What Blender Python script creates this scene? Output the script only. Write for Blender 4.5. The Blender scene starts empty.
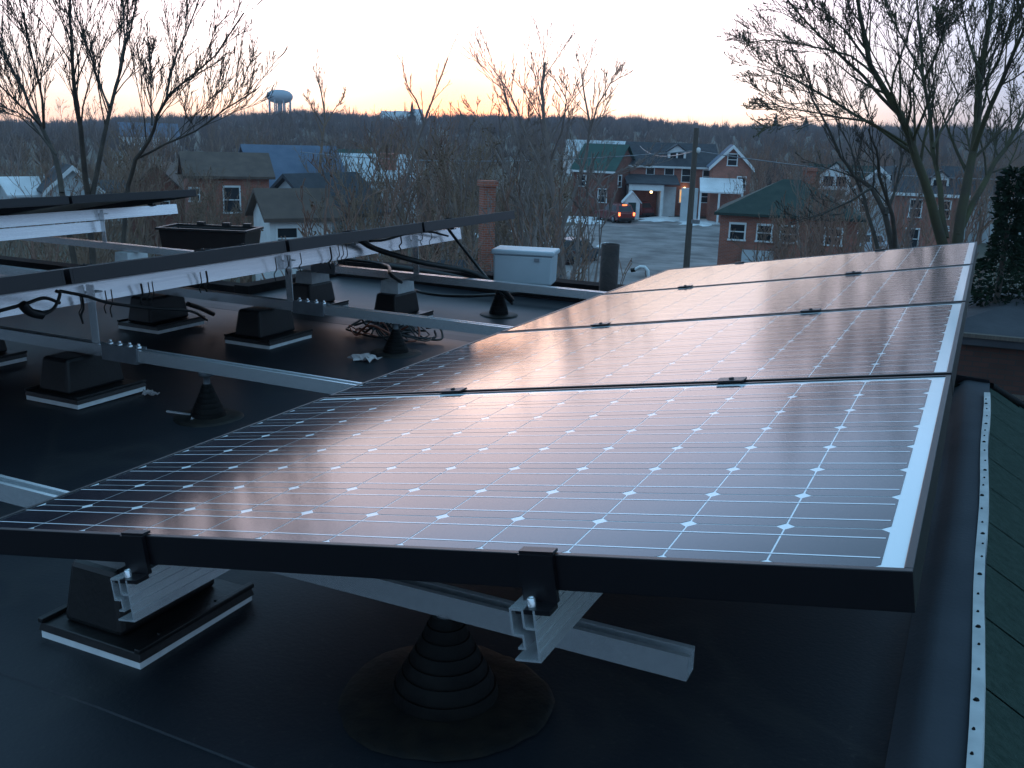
import bpy, bmesh, math, random
import numpy as np
from math import sin, cos, pi, radians
from mathutils import Vector, Matrix

# ------------------------------------------------------------------ camera, sky, sun, exposure
sc = bpy.context.scene
COL = sc.collection
CAMP = Vector((1.5548, -1.0726, 0.7104))
F = 985.7
YAW, PITCH, ROLL = radians(25.08), radians(14.30), radians(1.77)
TH = radians(9.85)                      # tilt of the solar panels
GZ = -7.9                               # street level, the panels' low edge is z = 0
RZ = -0.30                              # roof membrane
fwd = Vector((-sin(YAW)*cos(PITCH), cos(YAW)*cos(PITCH), -sin(PITCH)))
r0 = Vector((cos(YAW), sin(YAW), 0)); u0 = r0.cross(fwd)
right = cos(ROLL)*r0 + sin(ROLL)*u0
up = -sin(ROLL)*r0 + cos(ROLL)*u0
hf = Vector((-sin(YAW), cos(YAW), 0))   # level forward direction
cam = bpy.data.cameras.new('camera')
cam.sensor_width = 36.0; cam.lens = 36.0*F/1024; cam.clip_start = 0.02; cam.clip_end = 6000
camo = bpy.data.objects.new('camera', cam); COL.objects.link(camo)
camo.matrix_world = Matrix(((right.x, up.x, -fwd.x, CAMP.x), (right.y, up.y, -fwd.y, CAMP.y),
                            (right.z, up.z, -fwd.z, CAMP.z), (0, 0, 0, 1)))
sc.camera = camo
sc.view_settings.view_transform = 'Standard'
sc.view_settings.look = 'None'
sc.view_settings.exposure = 0.0
sc.view_settings.gamma = 1.0
sc.view_settings.use_curve_mapping = False
sc.render.engine = 'CYCLES'
sc.cycles.use_denoising = True
sc.cycles.max_bounces = 6
sc.cycles.volume_bounces = 0
sc.cycles.transparent_max_bounces = 8

SUN_AZ = radians(28.5)                  # left of +Y
SUN_EL = radians(1.5)
world = bpy.data.worlds.new('World'); sc.world = world; world.use_nodes = True
wn = world.node_tree; wn.nodes.clear()
def W(t, **k):
    n = wn.nodes.new(t)
    for a, b in k.items(): setattr(n, a, b)
    return n
def wmath(op, a, b=None, clamp=False):
    n = W('ShaderNodeMath', operation=op, use_clamp=clamp)
    for i, v in enumerate((a, b)):
        if v is None: continue
        if isinstance(v, (int, float)): n.inputs[i].default_value = v
        else: wn.links.new(v, n.inputs[i])
    return n.outputs[0]
def wramp(fac, stops, interp='LINEAR'):
    n = W('ShaderNodeValToRGB'); cr = n.color_ramp; cr.interpolation = interp
    while len(cr.elements) < len(stops): cr.elements.new(0.5)
    for e, (p, c) in zip(cr.elements, stops): e.position = p; e.color = (*c, 1)
    wn.links.new(fac, n.inputs[0]); return n.outputs[0]
tc = W('ShaderNodeTexCoord'); sep = W('ShaderNodeSeparateXYZ'); wn.links.new(tc.outputs['Generated'], sep.inputs[0])
dotn = W('ShaderNodeVectorMath', operation='DOT_PRODUCT'); wn.links.new(tc.outputs['Generated'], dotn.inputs[0])
GLOW_AZ = radians(32)
dotn.inputs[1].default_value = (-sin(GLOW_AZ), cos(GLOW_AZ), 0)
elev = wmath('MAXIMUM', sep.outputs['Z'], 0.0)
# thin evening cloud: soft streaks stretched along the horizon shift the elevation lookup a little
mp = W('ShaderNodeMapping'); wn.links.new(tc.outputs['Generated'], mp.inputs[0]); mp.inputs['Scale'].default_value = (2.2, 2.2, 16)
nz = W('ShaderNodeTexNoise'); nz.inputs['Scale'].default_value = 1.6; nz.inputs['Detail'].default_value = 5
wn.links.new(mp.outputs[0], nz.inputs['Vector'])
streak = wmath('MULTIPLY', wmath('SUBTRACT', nz.outputs[0], 0.5), 0.06)
el2 = wmath('MAXIMUM', wmath('ADD', elev, wmath('MULTIPLY', streak, wmath('MULTIPLY', elev, 10, True))), 0)
K = 3.0
q_ = lambda *c: tuple(v/K for v in c)
west = wramp(el2, [(0.0, q_(2.2, 1.35, .9)), (0.018, q_(2.4, 1.65, 1.2)), (0.03, q_(2.55, 1.95, 1.55)), (0.05, q_(2.6, 2.15, 1.95)), (0.09, q_(2.7, 2.25, 2.25)), (0.14, q_(2.55, 2.1, 2.25)),
                   (0.20, q_(1.75, 1.75, 2.2)), (0.26, q_(1.25, 1.8, 2.75)), (0.36, q_(.62, 1.08, 1.7)), (0.6, q_(.36, .72, 1.1)), (1.0, q_(.28, .60, .92))])
east = wramp(el2, [(0.0, q_(.36, .40, .52)), (0.06, q_(.44, .57, .82)), (0.16, q_(.37, .60, .93)), (0.4, q_(.32, .62, .95)), (1.0, q_(.28, .60, .92))])
azf = W('ShaderNodeMapRange', interpolation_type='SMOOTHSTEP'); wn.links.new(dotn.outputs['Value'], azf.inputs[0])
azf.inputs[1].default_value = 0.80; azf.inputs[2].default_value = 1.0
mx = W('ShaderNodeMix', data_type='RGBA'); wn.links.new(azf.outputs[0], mx.inputs[0])
wn.links.new(east, mx.inputs[6]); wn.links.new(west, mx.inputs[7])
bg1 = W('ShaderNodeBackground'); wn.links.new(mx.outputs[2], bg1.inputs[0]); bg1.inputs[1].default_value = K
# the hot spot of the sunset itself, low over the hill
dot2 = W('ShaderNodeVectorMath', operation='DOT_PRODUCT'); wn.links.new(tc.outputs['Generated'], dot2.inputs[0]); dot2.inputs[1].default_value = (-sin(SUN_AZ), cos(SUN_AZ), 0)
hot = wmath('POWER', wmath('MAXIMUM', dot2.outputs['Value'], 0.0), 200)
hot = wmath('MULTIPLY', hot, wmath('SUBTRACT', 1.0, wmath('MULTIPLY', elev, 8, True), True))
hm_ = W('ShaderNodeMix', data_type='RGBA'); wn.links.new(wmath('MULTIPLY', hot, 1.15, True), hm_.inputs[0])
wn.links.new(mx.outputs[2], hm_.inputs[6]); hm_.inputs[7].default_value = (3.7/K, 1.5/K, .72/K, 1); wn.links.new(hm_.outputs[2], bg1.inputs[0])
sky = W('ShaderNodeTexSky', sky_type='NISHITA'); sky.sun_disc = False
sky.sun_elevation = SUN_EL; sky.sun_rotation = -SUN_AZ; sky.air_density = 1.0; sky.dust_density = 1.5
bg2 = W('ShaderNodeBackground'); wn.links.new(sky.outputs[0], bg2.inputs[0]); bg2.inputs[1].default_value = 0.012
a1 = W('ShaderNodeAddShader'); wo = W('ShaderNodeOutputWorld')
wn.links.new(bg1.outputs[0], a1.inputs[0]); wn.links.new(bg2.outputs[0], a1.inputs[1])
wn.links.new(a1.outputs[0], wo.inputs[0])
sun = bpy.data.lights.new('sun', 'SUN'); sun.energy = 0.03; sun.angle = radians(8); sun.color = (1, 0.66, 0.5)
suno = bpy.data.objects.new('sun', sun); COL.objects.link(suno)
suno.rotation_euler = Vector((sin(SUN_AZ)*cos(SUN_EL), -cos(SUN_AZ)*cos(SUN_EL), -sin(radians(3)))).to_track_quat('-Z', 'Y').to_euler()

# ------------------------------------------------------------------ helpers
rng = random.Random(7)
def ray(x, y): return right*((x-512)/F) - up*((y-384)/F) + fwd
def at_z(x, y, z): d = ray(x, y); return CAMP + d*((z-CAMP.z)/d.z)
def at_y(x, y, Y): d = ray(x, y); return CAMP + d*((Y-CAMP.y)/d.y)
def at_d(x, y, D): d = ray(x, y); return CAMP + d*(D/d.dot(hf))     # D = level distance in front of the camera
def foot(x, y, D):                                                  # the spot on the ground under that point
    p = at_d(x, y, D); return Vector((p.x, p.y, ground_z(p.x, p.y)))

def smooth(a, b, x):
    t = min(1, max(0, (x-a)/(b-a))); return t*t*(3-2*t)
def ground_z(x, y):
    dx, dy = x-CAMP.x, y-CAMP.y; d = math.hypot(dx, dy)
    az = math.degrees(math.atan2(-dx, dy))
    H = 15 - 14*smooth(30, 54, az) + 1.6*sin(az*0.35)+1.0*sin(az*.7+1)
    if az < -60 or az > 120: H = 6
    z = GZ + H*smooth(170, 820, d)
    if d > 120: z += 0.5*sin(x*0.021)*cos(y*0.017)*smooth(120, 300, d)
    return z

def mat(name, col, rough=0.6, col2=None, scale=6.0, detail=4, bump=0.0, bscale=None, metal=0.0, spec=0.5, emit=None, estr=0, stretch=None):
    m = bpy.data.materials.new(name); m.use_nodes = True; nt = m.node_tree; b = nt.nodes['Principled BSDF']
    b.inputs['Base Color'].default_value = (*col, 1); b.inputs['Roughness'].default_value = rough
    b.inputs['Metallic'].default_value = metal; b.inputs['Specular IOR Level'].default_value = spec
    if col2 or bump:
        t = nt.nodes.new('ShaderNodeTexCoord'); n = nt.nodes.new('ShaderNodeTexNoise')
        n.inputs['Scale'].default_value = scale; n.inputs['Detail'].default_value = detail
        v = t.outputs['Object']
        if stretch:
            mpp = nt.nodes.new('ShaderNodeMapping'); mpp.inputs['Scale'].default_value = stretch
            nt.links.new(v, mpp.inputs[0]); v = mpp.outputs[0]
        nt.links.new(v, n.inputs['Vector'])
        if col2:
            r = nt.nodes.new('ShaderNodeValToRGB'); r.color_ramp.elements[0].position = 0.32; r.color_ramp.elements[1].position = 0.68
            r.color_ramp.elements[0].color = (*col, 1); r.color_ramp.elements[1].color = (*col2, 1)
            nt.links.new(n.outputs[0], r.inputs[0]); nt.links.new(r.outputs[0], b.inputs['Base Color'])
        if bump:
            n2 = n
            if bscale:
                n2 = nt.nodes.new('ShaderNodeTexNoise'); n2.inputs['Scale'].default_value = bscale; n2.inputs['Detail'].default_value = 3
                nt.links.new(v, n2.inputs['Vector'])
            bp = nt.nodes.new('ShaderNodeBump'); bp.inputs['Strength'].default_value = bump; bp.inputs['Distance'].default_value = 0.02
            nt.links.new(n2.outputs[0], bp.inputs['Height']); nt.links.new(bp.outputs[0], b.inputs['Normal'])
    if emit:
        b.inputs['Emission Color'].default_value = (*emit, 1); b.inputs['Emission Strength'].default_value = estr
    return m
def brick_mat(name, c1, c2, mortar=(0.26, 0.24, 0.22)):
    m = mat(name, c1, 0.85); nt = m.node_tree; b = nt.nodes['Principled BSDF']
    t = nt.nodes.new('ShaderNodeTexCoord'); s = nt.nodes.new('ShaderNodeSeparateXYZ'); nt.links.new(t.outputs['Object'], s.inputs[0])
    ad = nt.nodes.new('ShaderNodeMath'); nt.links.new(s.outputs[0], ad.inputs[0]); nt.links.new(s.outputs[1], ad.inputs[1])
    c = nt.nodes.new('ShaderNodeCombineXYZ'); nt.links.new(ad.outputs[0], c.inputs[0]); nt.links.new(s.outputs[2], c.inputs[1])
    k = nt.nodes.new('ShaderNodeTexBrick'); nt.links.new(c.outputs[0], k.inputs['Vector'])
    k.inputs['Color1'].default_value = (*c1, 1); k.inputs['Color2'].default_value = (*c2, 1); k.inputs['Mortar'].default_value = (*mortar, 1)
    k.inputs['Scale'].default_value = 1; k.inputs['Mortar Size'].default_value = 0.008
    k.inputs['Brick Width'].default_value = 0.22; k.inputs['Row Height'].default_value = 0.075
    n = nt.nodes.new('ShaderNodeTexNoise'); n.inputs['Scale'].default_value = 0.9; n.inputs['Detail'].default_value = 5
    nt.links.new(t.outputs['Object'], n.inputs['Vector'])
    mxx = nt.nodes.new('ShaderNodeMix'); mxx.data_type = 'RGBA'; mxx.blend_type = 'OVERLAY'; mxx.inputs[0].default_value = 0.6
    nt.links.new(k.outputs[0], mxx.inputs[6]); nt.links.new(n.outputs[0], mxx.inputs[7]); nt.links.new(mxx.outputs[2], b.inputs['Base Color'])
    return m

class MB:
    """collects shapes, then links them as ONE mesh object"""
    def __init__(s): s.v = []; s.f = []; s.m = []; s.sm = []
    def add(s, vs, fs, mi=0, smooth=False):
        o = len(s.v); s.v += [tuple(v) for v in vs]
        s.f += [tuple(i+o for i in f) for f in fs]; s.m += [mi]*len(fs); s.sm += [smooth]*len(fs); return s
    def box(s, x0, y0, z0, x1, y1, z1, mi=0, taper=0):
        t = taper
        return s.add([(x0, y0, z0), (x1, y0, z0), (x1, y1, z0), (x0, y1, z0), (x0+t, y0+t, z1), (x1-t, y0+t, z1), (x1-t, y1-t, z1), (x0+t, y1-t, z1)],
                     [(3, 2, 1, 0), (4, 5, 6, 7), (0, 1, 5, 4), (1, 2, 6, 5), (2, 3, 7, 6), (3, 0, 4, 7)], mi)
    def prism(s, pts, a, b, axis='y', mi=0):
        n = len(pts)
        if axis == 'y': v = [(x, a, z) for x, z in pts]+[(x, b, z) for x, z in pts]
        elif axis == 'x': v = [(a, y, z) for y, z in pts]+[(b, y, z) for y, z in pts]
        else: v = [(x, y, a) for x, y in pts]+[(x, y, b) for x, y in pts]
        return s.add(v, [tuple(range(n)), tuple(range(2*n-1, n-1, -1))]+[((i+1) % n, i, i+n, (i+1) % n+n) for i in range(n)], mi)
    def tube(s, P, R, n=8, mi=0, caps=True, smooth=True):
        P = [Vector(p) for p in P]
        if isinstance(R, (int, float)): R = [R]*len(P)
        vs, fs = [], []; a = None
        for i, p in enumerate(P):
            t = (P[min(i+1, len(P)-1)]-P[max(i-1, 0)])
            t = t.normalized() if t.length > 1e-9 else Vector((0, 0, 1))
            if a is None: a = t.orthogonal().normalized()
            else:
                a = a-t*a.dot(t); a = a.normalized() if a.length > 1e-6 else t.orthogonal().normalized()
            b = t.cross(a)
            for k in range(n):
                w = 2*pi*k/n; vs.append(p+(a*cos(w)+b*sin(w))*R[i])
        for i in range(len(P)-1):
            for k in range(n):
                fs.append((i*n+k, i*n+(k+1) % n, (i+1)*n+(k+1) % n, (i+1)*n+k))
        s.add(vs, fs, mi, smooth)
        if caps:
            o = len(vs)
            s.add(vs[:n], [tuple(range(n-1, -1, -1))], mi); s.add(vs[-n:], [tuple(range(n))], mi)
        return s
    def lathe(s, prof, n=24, c=(0, 0), mi=0, smooth=True):
        vs = [(c[0]+r*cos(2*pi*k/n), c[1]+r*sin(2*pi*k/n), z) for r, z in prof for k in range(n)]
        fs = [(i*n+k, i*n+(k+1) % n, (i+1)*n+(k+1) % n, (i+1)*n+k) for i in range(len(prof)-1) for k in range(n)]
        s.add(vs, fs, mi, smooth)
        s.add(vs[-n:], [tuple(range(n))], mi); s.add(vs[:n], [tuple(range(n-1, -1, -1))], mi); return s
    def build(s, name, mats, parent=None, bevel=0, loc=None):
        me = bpy.data.meshes.new(name); me.from_pydata(s.v, [], s.f)
        if not isinstance(mats, (list, tuple)): mats = [mats]
        for m in mats: me.materials.append(m)
        me.polygons.foreach_set('material_index', s.m); me.polygons.foreach_set('use_smooth', s.sm)
        me.update()
        o = bpy.data.objects.new(name, me); COL.objects.link(o)
        if parent: o.parent = parent
        if loc is not None: o.location = loc
        if bevel:
            bv = o.modifiers.new('bevel', 'BEVEL'); bv.width = bevel; bv.segments = 2; bv.limit_method = 'ANGLE'
        return o
def tag(o, label=None, cat=None, group=None, kind=None):
    if label: o['label'] = label
    if cat: o['category'] = cat
    if group: o['group'] = group
    if kind: o['kind'] = kind
    return o
def empty(name, loc, label, cat, group=None, rz=0, ry=0):
    o = bpy.data.objects.new(name, None); COL.objects.link(o); o.location = loc; o.rotation_euler = (0, ry, rz)
    o.empty_display_size = 0.1
    return tag(o, label, cat, group)
def copy_tree(o, parent=None):
    c = o.copy(); COL.objects.link(c)
    if parent: c.parent = parent
    for ch in KIDS.get(o.name, []): copy_tree_child(ch, c)
    return c
def copy_tree_child(ch, par):
    c = ch.copy(); COL.objects.link(c); c.parent = par
    for g in KIDS.get(ch.name, []): copy_tree_child(g, c)
KIDS = {}
def kids(*roots):
    """remember who is whose child before copying"""
    allo = list(bpy.data.objects)
    for o in allo:
        if o.parent: 
            L = KIDS.setdefault(o.parent.name, [])
            if o not in L: L.append(o)

# ------------------------------------------------------------------ materials
M = {}
M['membrane'] = mat('roof_membrane', (0.010, 0.0125, 0.017), 0.50, (0.019, 0.023, 0.030), 1.3, 9, 0.05, 110, spec=0.28)
def membrane_wear(m):
    """dried puddle rims, grit and scuffs on the sheet"""
    nt = m.node_tree; b = nt.nodes['Principled BSDF']; src = b.inputs['Base Color'].links[0].from_socket
    t = nt.nodes.new('ShaderNodeTexCoord')
    n = nt.nodes.new('ShaderNodeTexNoise'); n.inputs['Scale'].default_value = 1.1; n.inputs['Detail'].default_value = 3; n.inputs['Distortion'].default_value = .8
    nt.links.new(t.outputs['Object'], n.inputs['Vector'])
    r = nt.nodes.new('ShaderNodeValToRGB'); e = r.color_ramp.elements; e[0].position = .47; e[0].color = (0, 0, 0, 1); e[1].position = .54; e[1].color = (0, 0, 0, 1)
    x = e.new(.51); x.color = (1, 1, 1, 1); nt.links.new(n.outputs[0], r.inputs[0])
    v = nt.nodes.new('ShaderNodeTexNoise'); v.inputs['Scale'].default_value = 75; v.inputs['Detail'].default_value = 2; nt.links.new(t.outputs['Object'], v.inputs['Vector'])
    r2 = nt.nodes.new('ShaderNodeMapRange'); r2.inputs[1].default_value = .64; r2.inputs[2].default_value = .78; nt.links.new(v.outputs[0], r2.inputs[0])
    a = nt.nodes.new('ShaderNodeMath'); a.operation = 'MULTIPLY_ADD'; a.inputs[1].default_value = .28; nt.links.new(r.outputs[0], a.inputs[0])
    m2 = nt.nodes.new('ShaderNodeMath'); m2.operation = 'MULTIPLY'; m2.inputs[1].default_value = .5; nt.links.new(r2.outputs[0], m2.inputs[0]); nt.links.new(m2.outputs[0], a.inputs[2])
    mxx = nt.nodes.new('ShaderNodeMix'); mxx.data_type = 'RGBA'; nt.links.new(a.outputs[0], mxx.inputs[0]); nt.links.new(src, mxx.inputs[6]); mxx.inputs[7].default_value = (.045, .044, .042, 1)
    nt.links.new(mxx.outputs[2], b.inputs['Base Color'])
membrane_wear(M['membrane'])
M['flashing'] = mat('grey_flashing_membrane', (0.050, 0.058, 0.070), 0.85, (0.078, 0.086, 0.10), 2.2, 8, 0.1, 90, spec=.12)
M['tar'] = mat('tarred_patch', (0.004, 0.004, 0.0045), 0.6, (0.017, 0.013, 0.009), 26, 6, 0.12, 50, spec=.3)
M['shingle'] = mat('green_shingle', (0.020, 0.040, 0.031), 0.95, (0.036, 0.062, 0.050), 45, 3, 0.6, 160, spec=0.2)
M['metal'] = mat('bare_aluminium', (0.84, 0.86, 0.87), 0.27, (0.74, 0.76, 0.78), 9, 3, metal=0.75, stretch=(8, 0.5, 8))
M['white_metal'] = mat('white_drip_edge', (0.70, 0.72, 0.72), 0.55, (0.52, 0.54, 0.54), 14, 4)
M['dull_metal'] = mat('galvanised_steel', (0.30, 0.32, 0.34), 0.5, (0.2, 0.21, 0.23), 12, 4, metal=0.6)
M['black_frame'] = mat('black_anodised', (0.004, 0.003, 0.005), 0.38, spec=0.45)
M['grey_frame'] = mat('grey_anodised', (0.05, 0.05, 0.055), 0.42, spec=0.5)
M['black_plastic'] = mat('black_plastic', (0.004, 0.004, 0.0045), 0.45, (0.008, 0.008, 0.0085), 20, 3, 0.05, 80)
M['black_rubber'] = mat('black_rubber', (0.003, 0.003, 0.0035), 0.6, (0.008, 0.0075, 0.007), 18, 4, 0.1, 60, spec=0.15)
M['foam'] = mat('white_foam_board', (0.78, 0.80, 0.80), 0.8, (0.66, 0.68, 0.68), 25, 3)
M['kerb'] = mat('dark_kerb', (0.008, 0.007, 0.008), 0.95, (0.02, 0.016, 0.015), 9, 5, 0.3, 30, spec=.1)  # near-black mottled tone over the whole parapet
M['dry_leaf'] = mat('dry_tan_leaf', (0.24, 0.15, 0.085), 0.9, (0.12, 0.08, 0.055), 0.6, 3)
M['cable'] = mat('black_cable', (0.012, 0.012, 0.012), 0.5)
M['cable_red'] = mat('brown_wire', (0.20, 0.06, 0.035), 0.5)
M['box_grey'] = mat('light_grey_enclosure', (0.50, 0.56, 0.60), 0.5, (0.44, 0.50, 0.54), 5, 3)
M['paper'] = mat('crumpled_paper', (0.62, 0.58, 0.56), 0.8, (0.35, 0.3, 0.3), 18, 4)
M['bark'] = mat('dark_bark', (0.050, 0.042, 0.036), 0.9, (0.085, 0.07, 0.055), 7, 5, 0.5, 20)
M['bark_moss'] = mat('mossy_bark', (0.055, 0.045, 0.034), 0.9, (0.085, 0.085, 0.04), 2.0, 5, 0.5, 20)
M['bark_brown'] = mat('brown_twigs', (0.165, 0.108, 0.08), 0.9, (0.28, 0.19, 0.13), 0.8, 4)
M['bark_grey'] = mat('grey_twigs', (0.17, 0.13, 0.115), 0.9, (0.26, 0.205, 0.18), 0.8, 4)
M['bark_red'] = mat('reddish_twigs', (0.20, 0.11, 0.085), 0.9, (0.30, 0.18, 0.13), 0.8, 4)
M['woods'] = mat('far_woods', (0.080, 0.056, 0.05), 0.95, (0.18, 0.125, 0.10), 0.035, 6)
M['needle'] = mat('dark_evergreen', (0.008, 0.018, 0.012), 1.0, (0.02, 0.034, 0.02), 3, 4, spec=.05)
M['ground'] = mat('winter_grass_and_mud', (0.058, 0.056, 0.040), 0.95, (0.10, 0.09, 0.062), 0.12, 8, 0.4, 2)
M['asphalt'] = mat('worn_asphalt', (0.13, 0.11, 0.105), 0.95, (0.34, 0.30, 0.29), 0.45, 12, 0.3, 6)
M['snow'] = mat('old_snow', (0.82, 0.84, 0.86), 0.75, (0.62, 0.63, 0.64), 0.6, 5, 0.4, 3)
M['brick'] = brick_mat('red_brick', (0.40, 0.115, 0.065), (0.30, 0.085, 0.05))
M['brick_dark'] = brick_mat('brown_brick', (0.26, 0.085, 0.055), (0.19, 0.065, 0.042), (0.075, 0.065, 0.06))
M['brick_dark_brown'] = brick_mat('dark_brown_brick', (0.085, 0.034, 0.026), (0.06, 0.026, 0.02), (0.035, 0.032, 0.03))  # darker brown brick tone for the annex walls
M['white_paint'] = mat('white_paint', (0.78, 0.80, 0.80), 0.6, (0.68, 0.70, 0.70), 2, 3)
M['pale_siding'] = mat('pale_siding', (0.55, 0.60, 0.62), 0.6, (0.47, 0.51, 0.53), 1.5, 3)
M['roof_dark'] = mat('charcoal_shingles', (0.035, 0.037, 0.045), 0.9, (0.06, 0.062, 0.07), 1.8, 6, 0.4, 12)
M['roof_blue'] = mat('slate_blue_shingles', (0.085, 0.12, 0.18), 0.9, (0.12, 0.16, 0.22), 1.2, 5, 0.3, 12)
M['roof_brown'] = mat('brown_shingles', (0.085, 0.062, 0.052), 0.9, (0.125, 0.09, 0.072), 1.5, 5, 0.3, 12)
M['roof_green'] = mat('green_shingles', (0.014, 0.033, 0.029), 0.9, (0.032, 0.052, 0.042), 1.6, 8, 0.3, 12)
M['roof_teal'] = mat('teal_metal_roof', (0.018, 0.060, 0.050), 0.85, (0.032, 0.085, 0.07), 0.8, 4)
M['glass'] = mat('dark_window_glass', (0.02, 0.025, 0.03), 0.08)
M['glass_lit'] = mat('lit_window_glass', (0.3, 0.2, 0.1), 0.3, emit=(1.0, 0.55, 0.22), estr=0.9)
M['lamp'] = mat('lit_lamp', (1, 0.8, 0.5), 0.3, emit=(1.0, 0.66, 0.28), estr=6)
M['tail'] = mat('lit_tail_lamp', (0.8, 0.1, 0.05), 0.3, emit=(1.0, 0.16, 0.05), estr=5)
M['car_red'] = mat('dark_red_car_paint', (0.16, 0.03, 0.028), 0.25)
M['car_silver'] = mat('silver_car_paint', (0.48, 0.52, 0.56), 0.3, metal=0.3)
M['car_grey'] = mat('blue_grey_car_paint', (0.22, 0.26, 0.30), 0.3, metal=0.3)
M['car_dark'] = mat('charcoal_car_paint', (0.05, 0.055, 0.065), 0.35)
M['tyre'] = mat('tyre', (0.015, 0.015, 0.015), 0.8)
M['wood'] = mat('weathered_pole_wood', (0.085, 0.07, 0.06), 0.9, (0.13, 0.105, 0.085), 6, 5, stretch=(6, 6, 0.4))
M['tower_paint'] = mat('pale_tower_paint', (0.34, 0.42, 0.48), 0.5)
M['rust'] = mat('dark_rusty_pipe', (0.016, 0.010, 0.009), 0.7, (0.04, 0.022, 0.018), 12, 5, 0.3, 50)

# solar glass: dark mono cells, white back sheet and bus bars, all under the same glass skin
def solar(name, col, rough):
    m = mat(name, col, rough, spec=0.5); nt = m.node_tree; b = nt.nodes['Principled BSDF']
    t = nt.nodes.new('ShaderNodeTexCoord'); n = nt.nodes.new('ShaderNodeTexNoise'); n.inputs['Scale'].default_value = 1.5; n.inputs['Detail'].default_value = 2
    nt.links.new(t.outputs['Object'], n.inputs['Vector'])
    r = nt.nodes.new('ShaderNodeMapRange'); nt.links.new(n.outputs[0], r.inputs[0])
    r.inputs[1].default_value = 0.3; r.inputs[2].default_value = 0.7; r.inputs[3].default_value = rough-0.008; r.inputs[4].default_value = rough+0.01
    nt.links.new(r.outputs[0], b.inputs['Roughness'])
    return m
M['cell'] = solar('solar_cell_glass', (0.010, 0.011, 0.020), 0.12)
M['backsheet'] = solar('white_back_sheet_glass', (0.84, 0.88, 0.90), 0.12)
M['busbar'] = solar('silver_bus_bar_glass', (0.85, 0.88, 0.92), 0.12)

# ------------------------------------------------------------------ ground, lot, snow
def terrain():
    b = MB(); rad = [0, 8, 20, 40, 60, 80, 100, 125, 155, 190, 230, 280, 340, 410, 490, 580, 680, 790, 900, 1000, 1100]
    n = 288; vs = [(CAMP.x, CAMP.y, GZ)]; fs = []
    for r in rad[1:]:
        for k in range(n):
            a = 2*pi*k/n; x, y = CAMP.x+r*cos(a), CAMP.y+r*sin(a); vs.append((x, y, ground_z(x, y)))
    for k in range(n): fs.append((0, 1+k, 1+(k+1) % n))
    for i in range(len(rad)-2):
        for k in range(n):
            a, c = 1+i*n+k, 1+i*n+(k+1) % n; fs.append((a, a+n, c+n, c))
    b.add(vs, fs, 0, True); return tag(b.build('ground', M['ground']), kind='structure')
terrain()
def patch(name, pts, z, m, kind='structure'):
    b = MB(); n = len(pts); b.add([(x, y, z) for x, y in pts], [tuple(range(n))]); return tag(b.build(name, m), kind=kind)
def gp(x, y):                       # pixel on flat ground -> xy
    p = at_z(x, y, GZ); return (p.x, p.y)
patch('parking_lot', [gp(545, 262), gp(548, 240), gp(560, 228), gp(590, 222), gp(640, 217), gp(720, 219), gp(790, 224), gp(960, 262), gp(900, 330), gp(640, 330), gp(560, 290)], GZ+0.03, M['asphalt'])
patch('street', [gp(480, 219), gp(560, 209), gp(640, 213), gp(760, 221), gp(900, 235), gp(1100, 250), gp(1100, 240), gp(900, 228), gp(760, 215), gp(640, 209), gp(560, 206), gp(480, 215)], GZ+0.034, M['asphalt'])
def snow(cx, cy, w, h, seed, amp=0.35):
    r = random.Random(seed); b = MB(); n = 26; ring = []
    for k in range(n):
        a = 2*pi*k/n; q = 1+r.uniform(-amp, amp)
        ring.append(gp(cx+w*cos(a)*q, cy+h*sin(a)*q))
    c = gp(cx, cy); vs = [(c[0], c[1], GZ+0.24)]
    mid = [((x*0.6+c[0]*0.4), (y*0.6+c[1]*0.4), GZ+0.18+r.uniform(-.05, .05)) for x, y in ring]
    vs += mid+[(x, y, GZ+0.02) for x, y in ring]
    fs = [(0, 1+k, 1+(k+1) % n) for k in range(n)]+[(1+k, 1+n+k, 1+n+(k+1) % n, 1+(k+1) % n) for k in range(n)]
    b.add(vs, fs, 0, True); return tag(b.build('snow_bank', M['snow']), kind='structure')
for i, a in enumerate([(575, 219.5, 24, 2.6), (590, 223, 16, 1.8), (664, 219.5, 24, 2.4), (700, 223, 19, 3.0), (648, 209.5, 14, 1.4), (672, 209.5, 10, 1.2), (640, 214, 8, .8), (707, 212, 12, 1.6),
                       (540, 241, 14, 3), (556, 247, 12, 2.5), (520, 232, 12, 1.6), (606, 246, 9, 2), (470, 236, 14, 2), (870, 222, 20, 2), (925, 232, 18, 2), (40, 205, 20, 1.5), (380, 222, 14, 1.5), (905, 226, 14, 2), (228, 214, 9, .8), (160, 196, 10, .7), (90, 190, 8, .7), (430, 200, 9, .8), (452, 206, 7, .7), (352, 212, 8, .8), (20, 186, 9, .7), (128, 184, 6, .5), (395, 190, 6, .5)]):
    snow(*a, 30+i)

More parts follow.
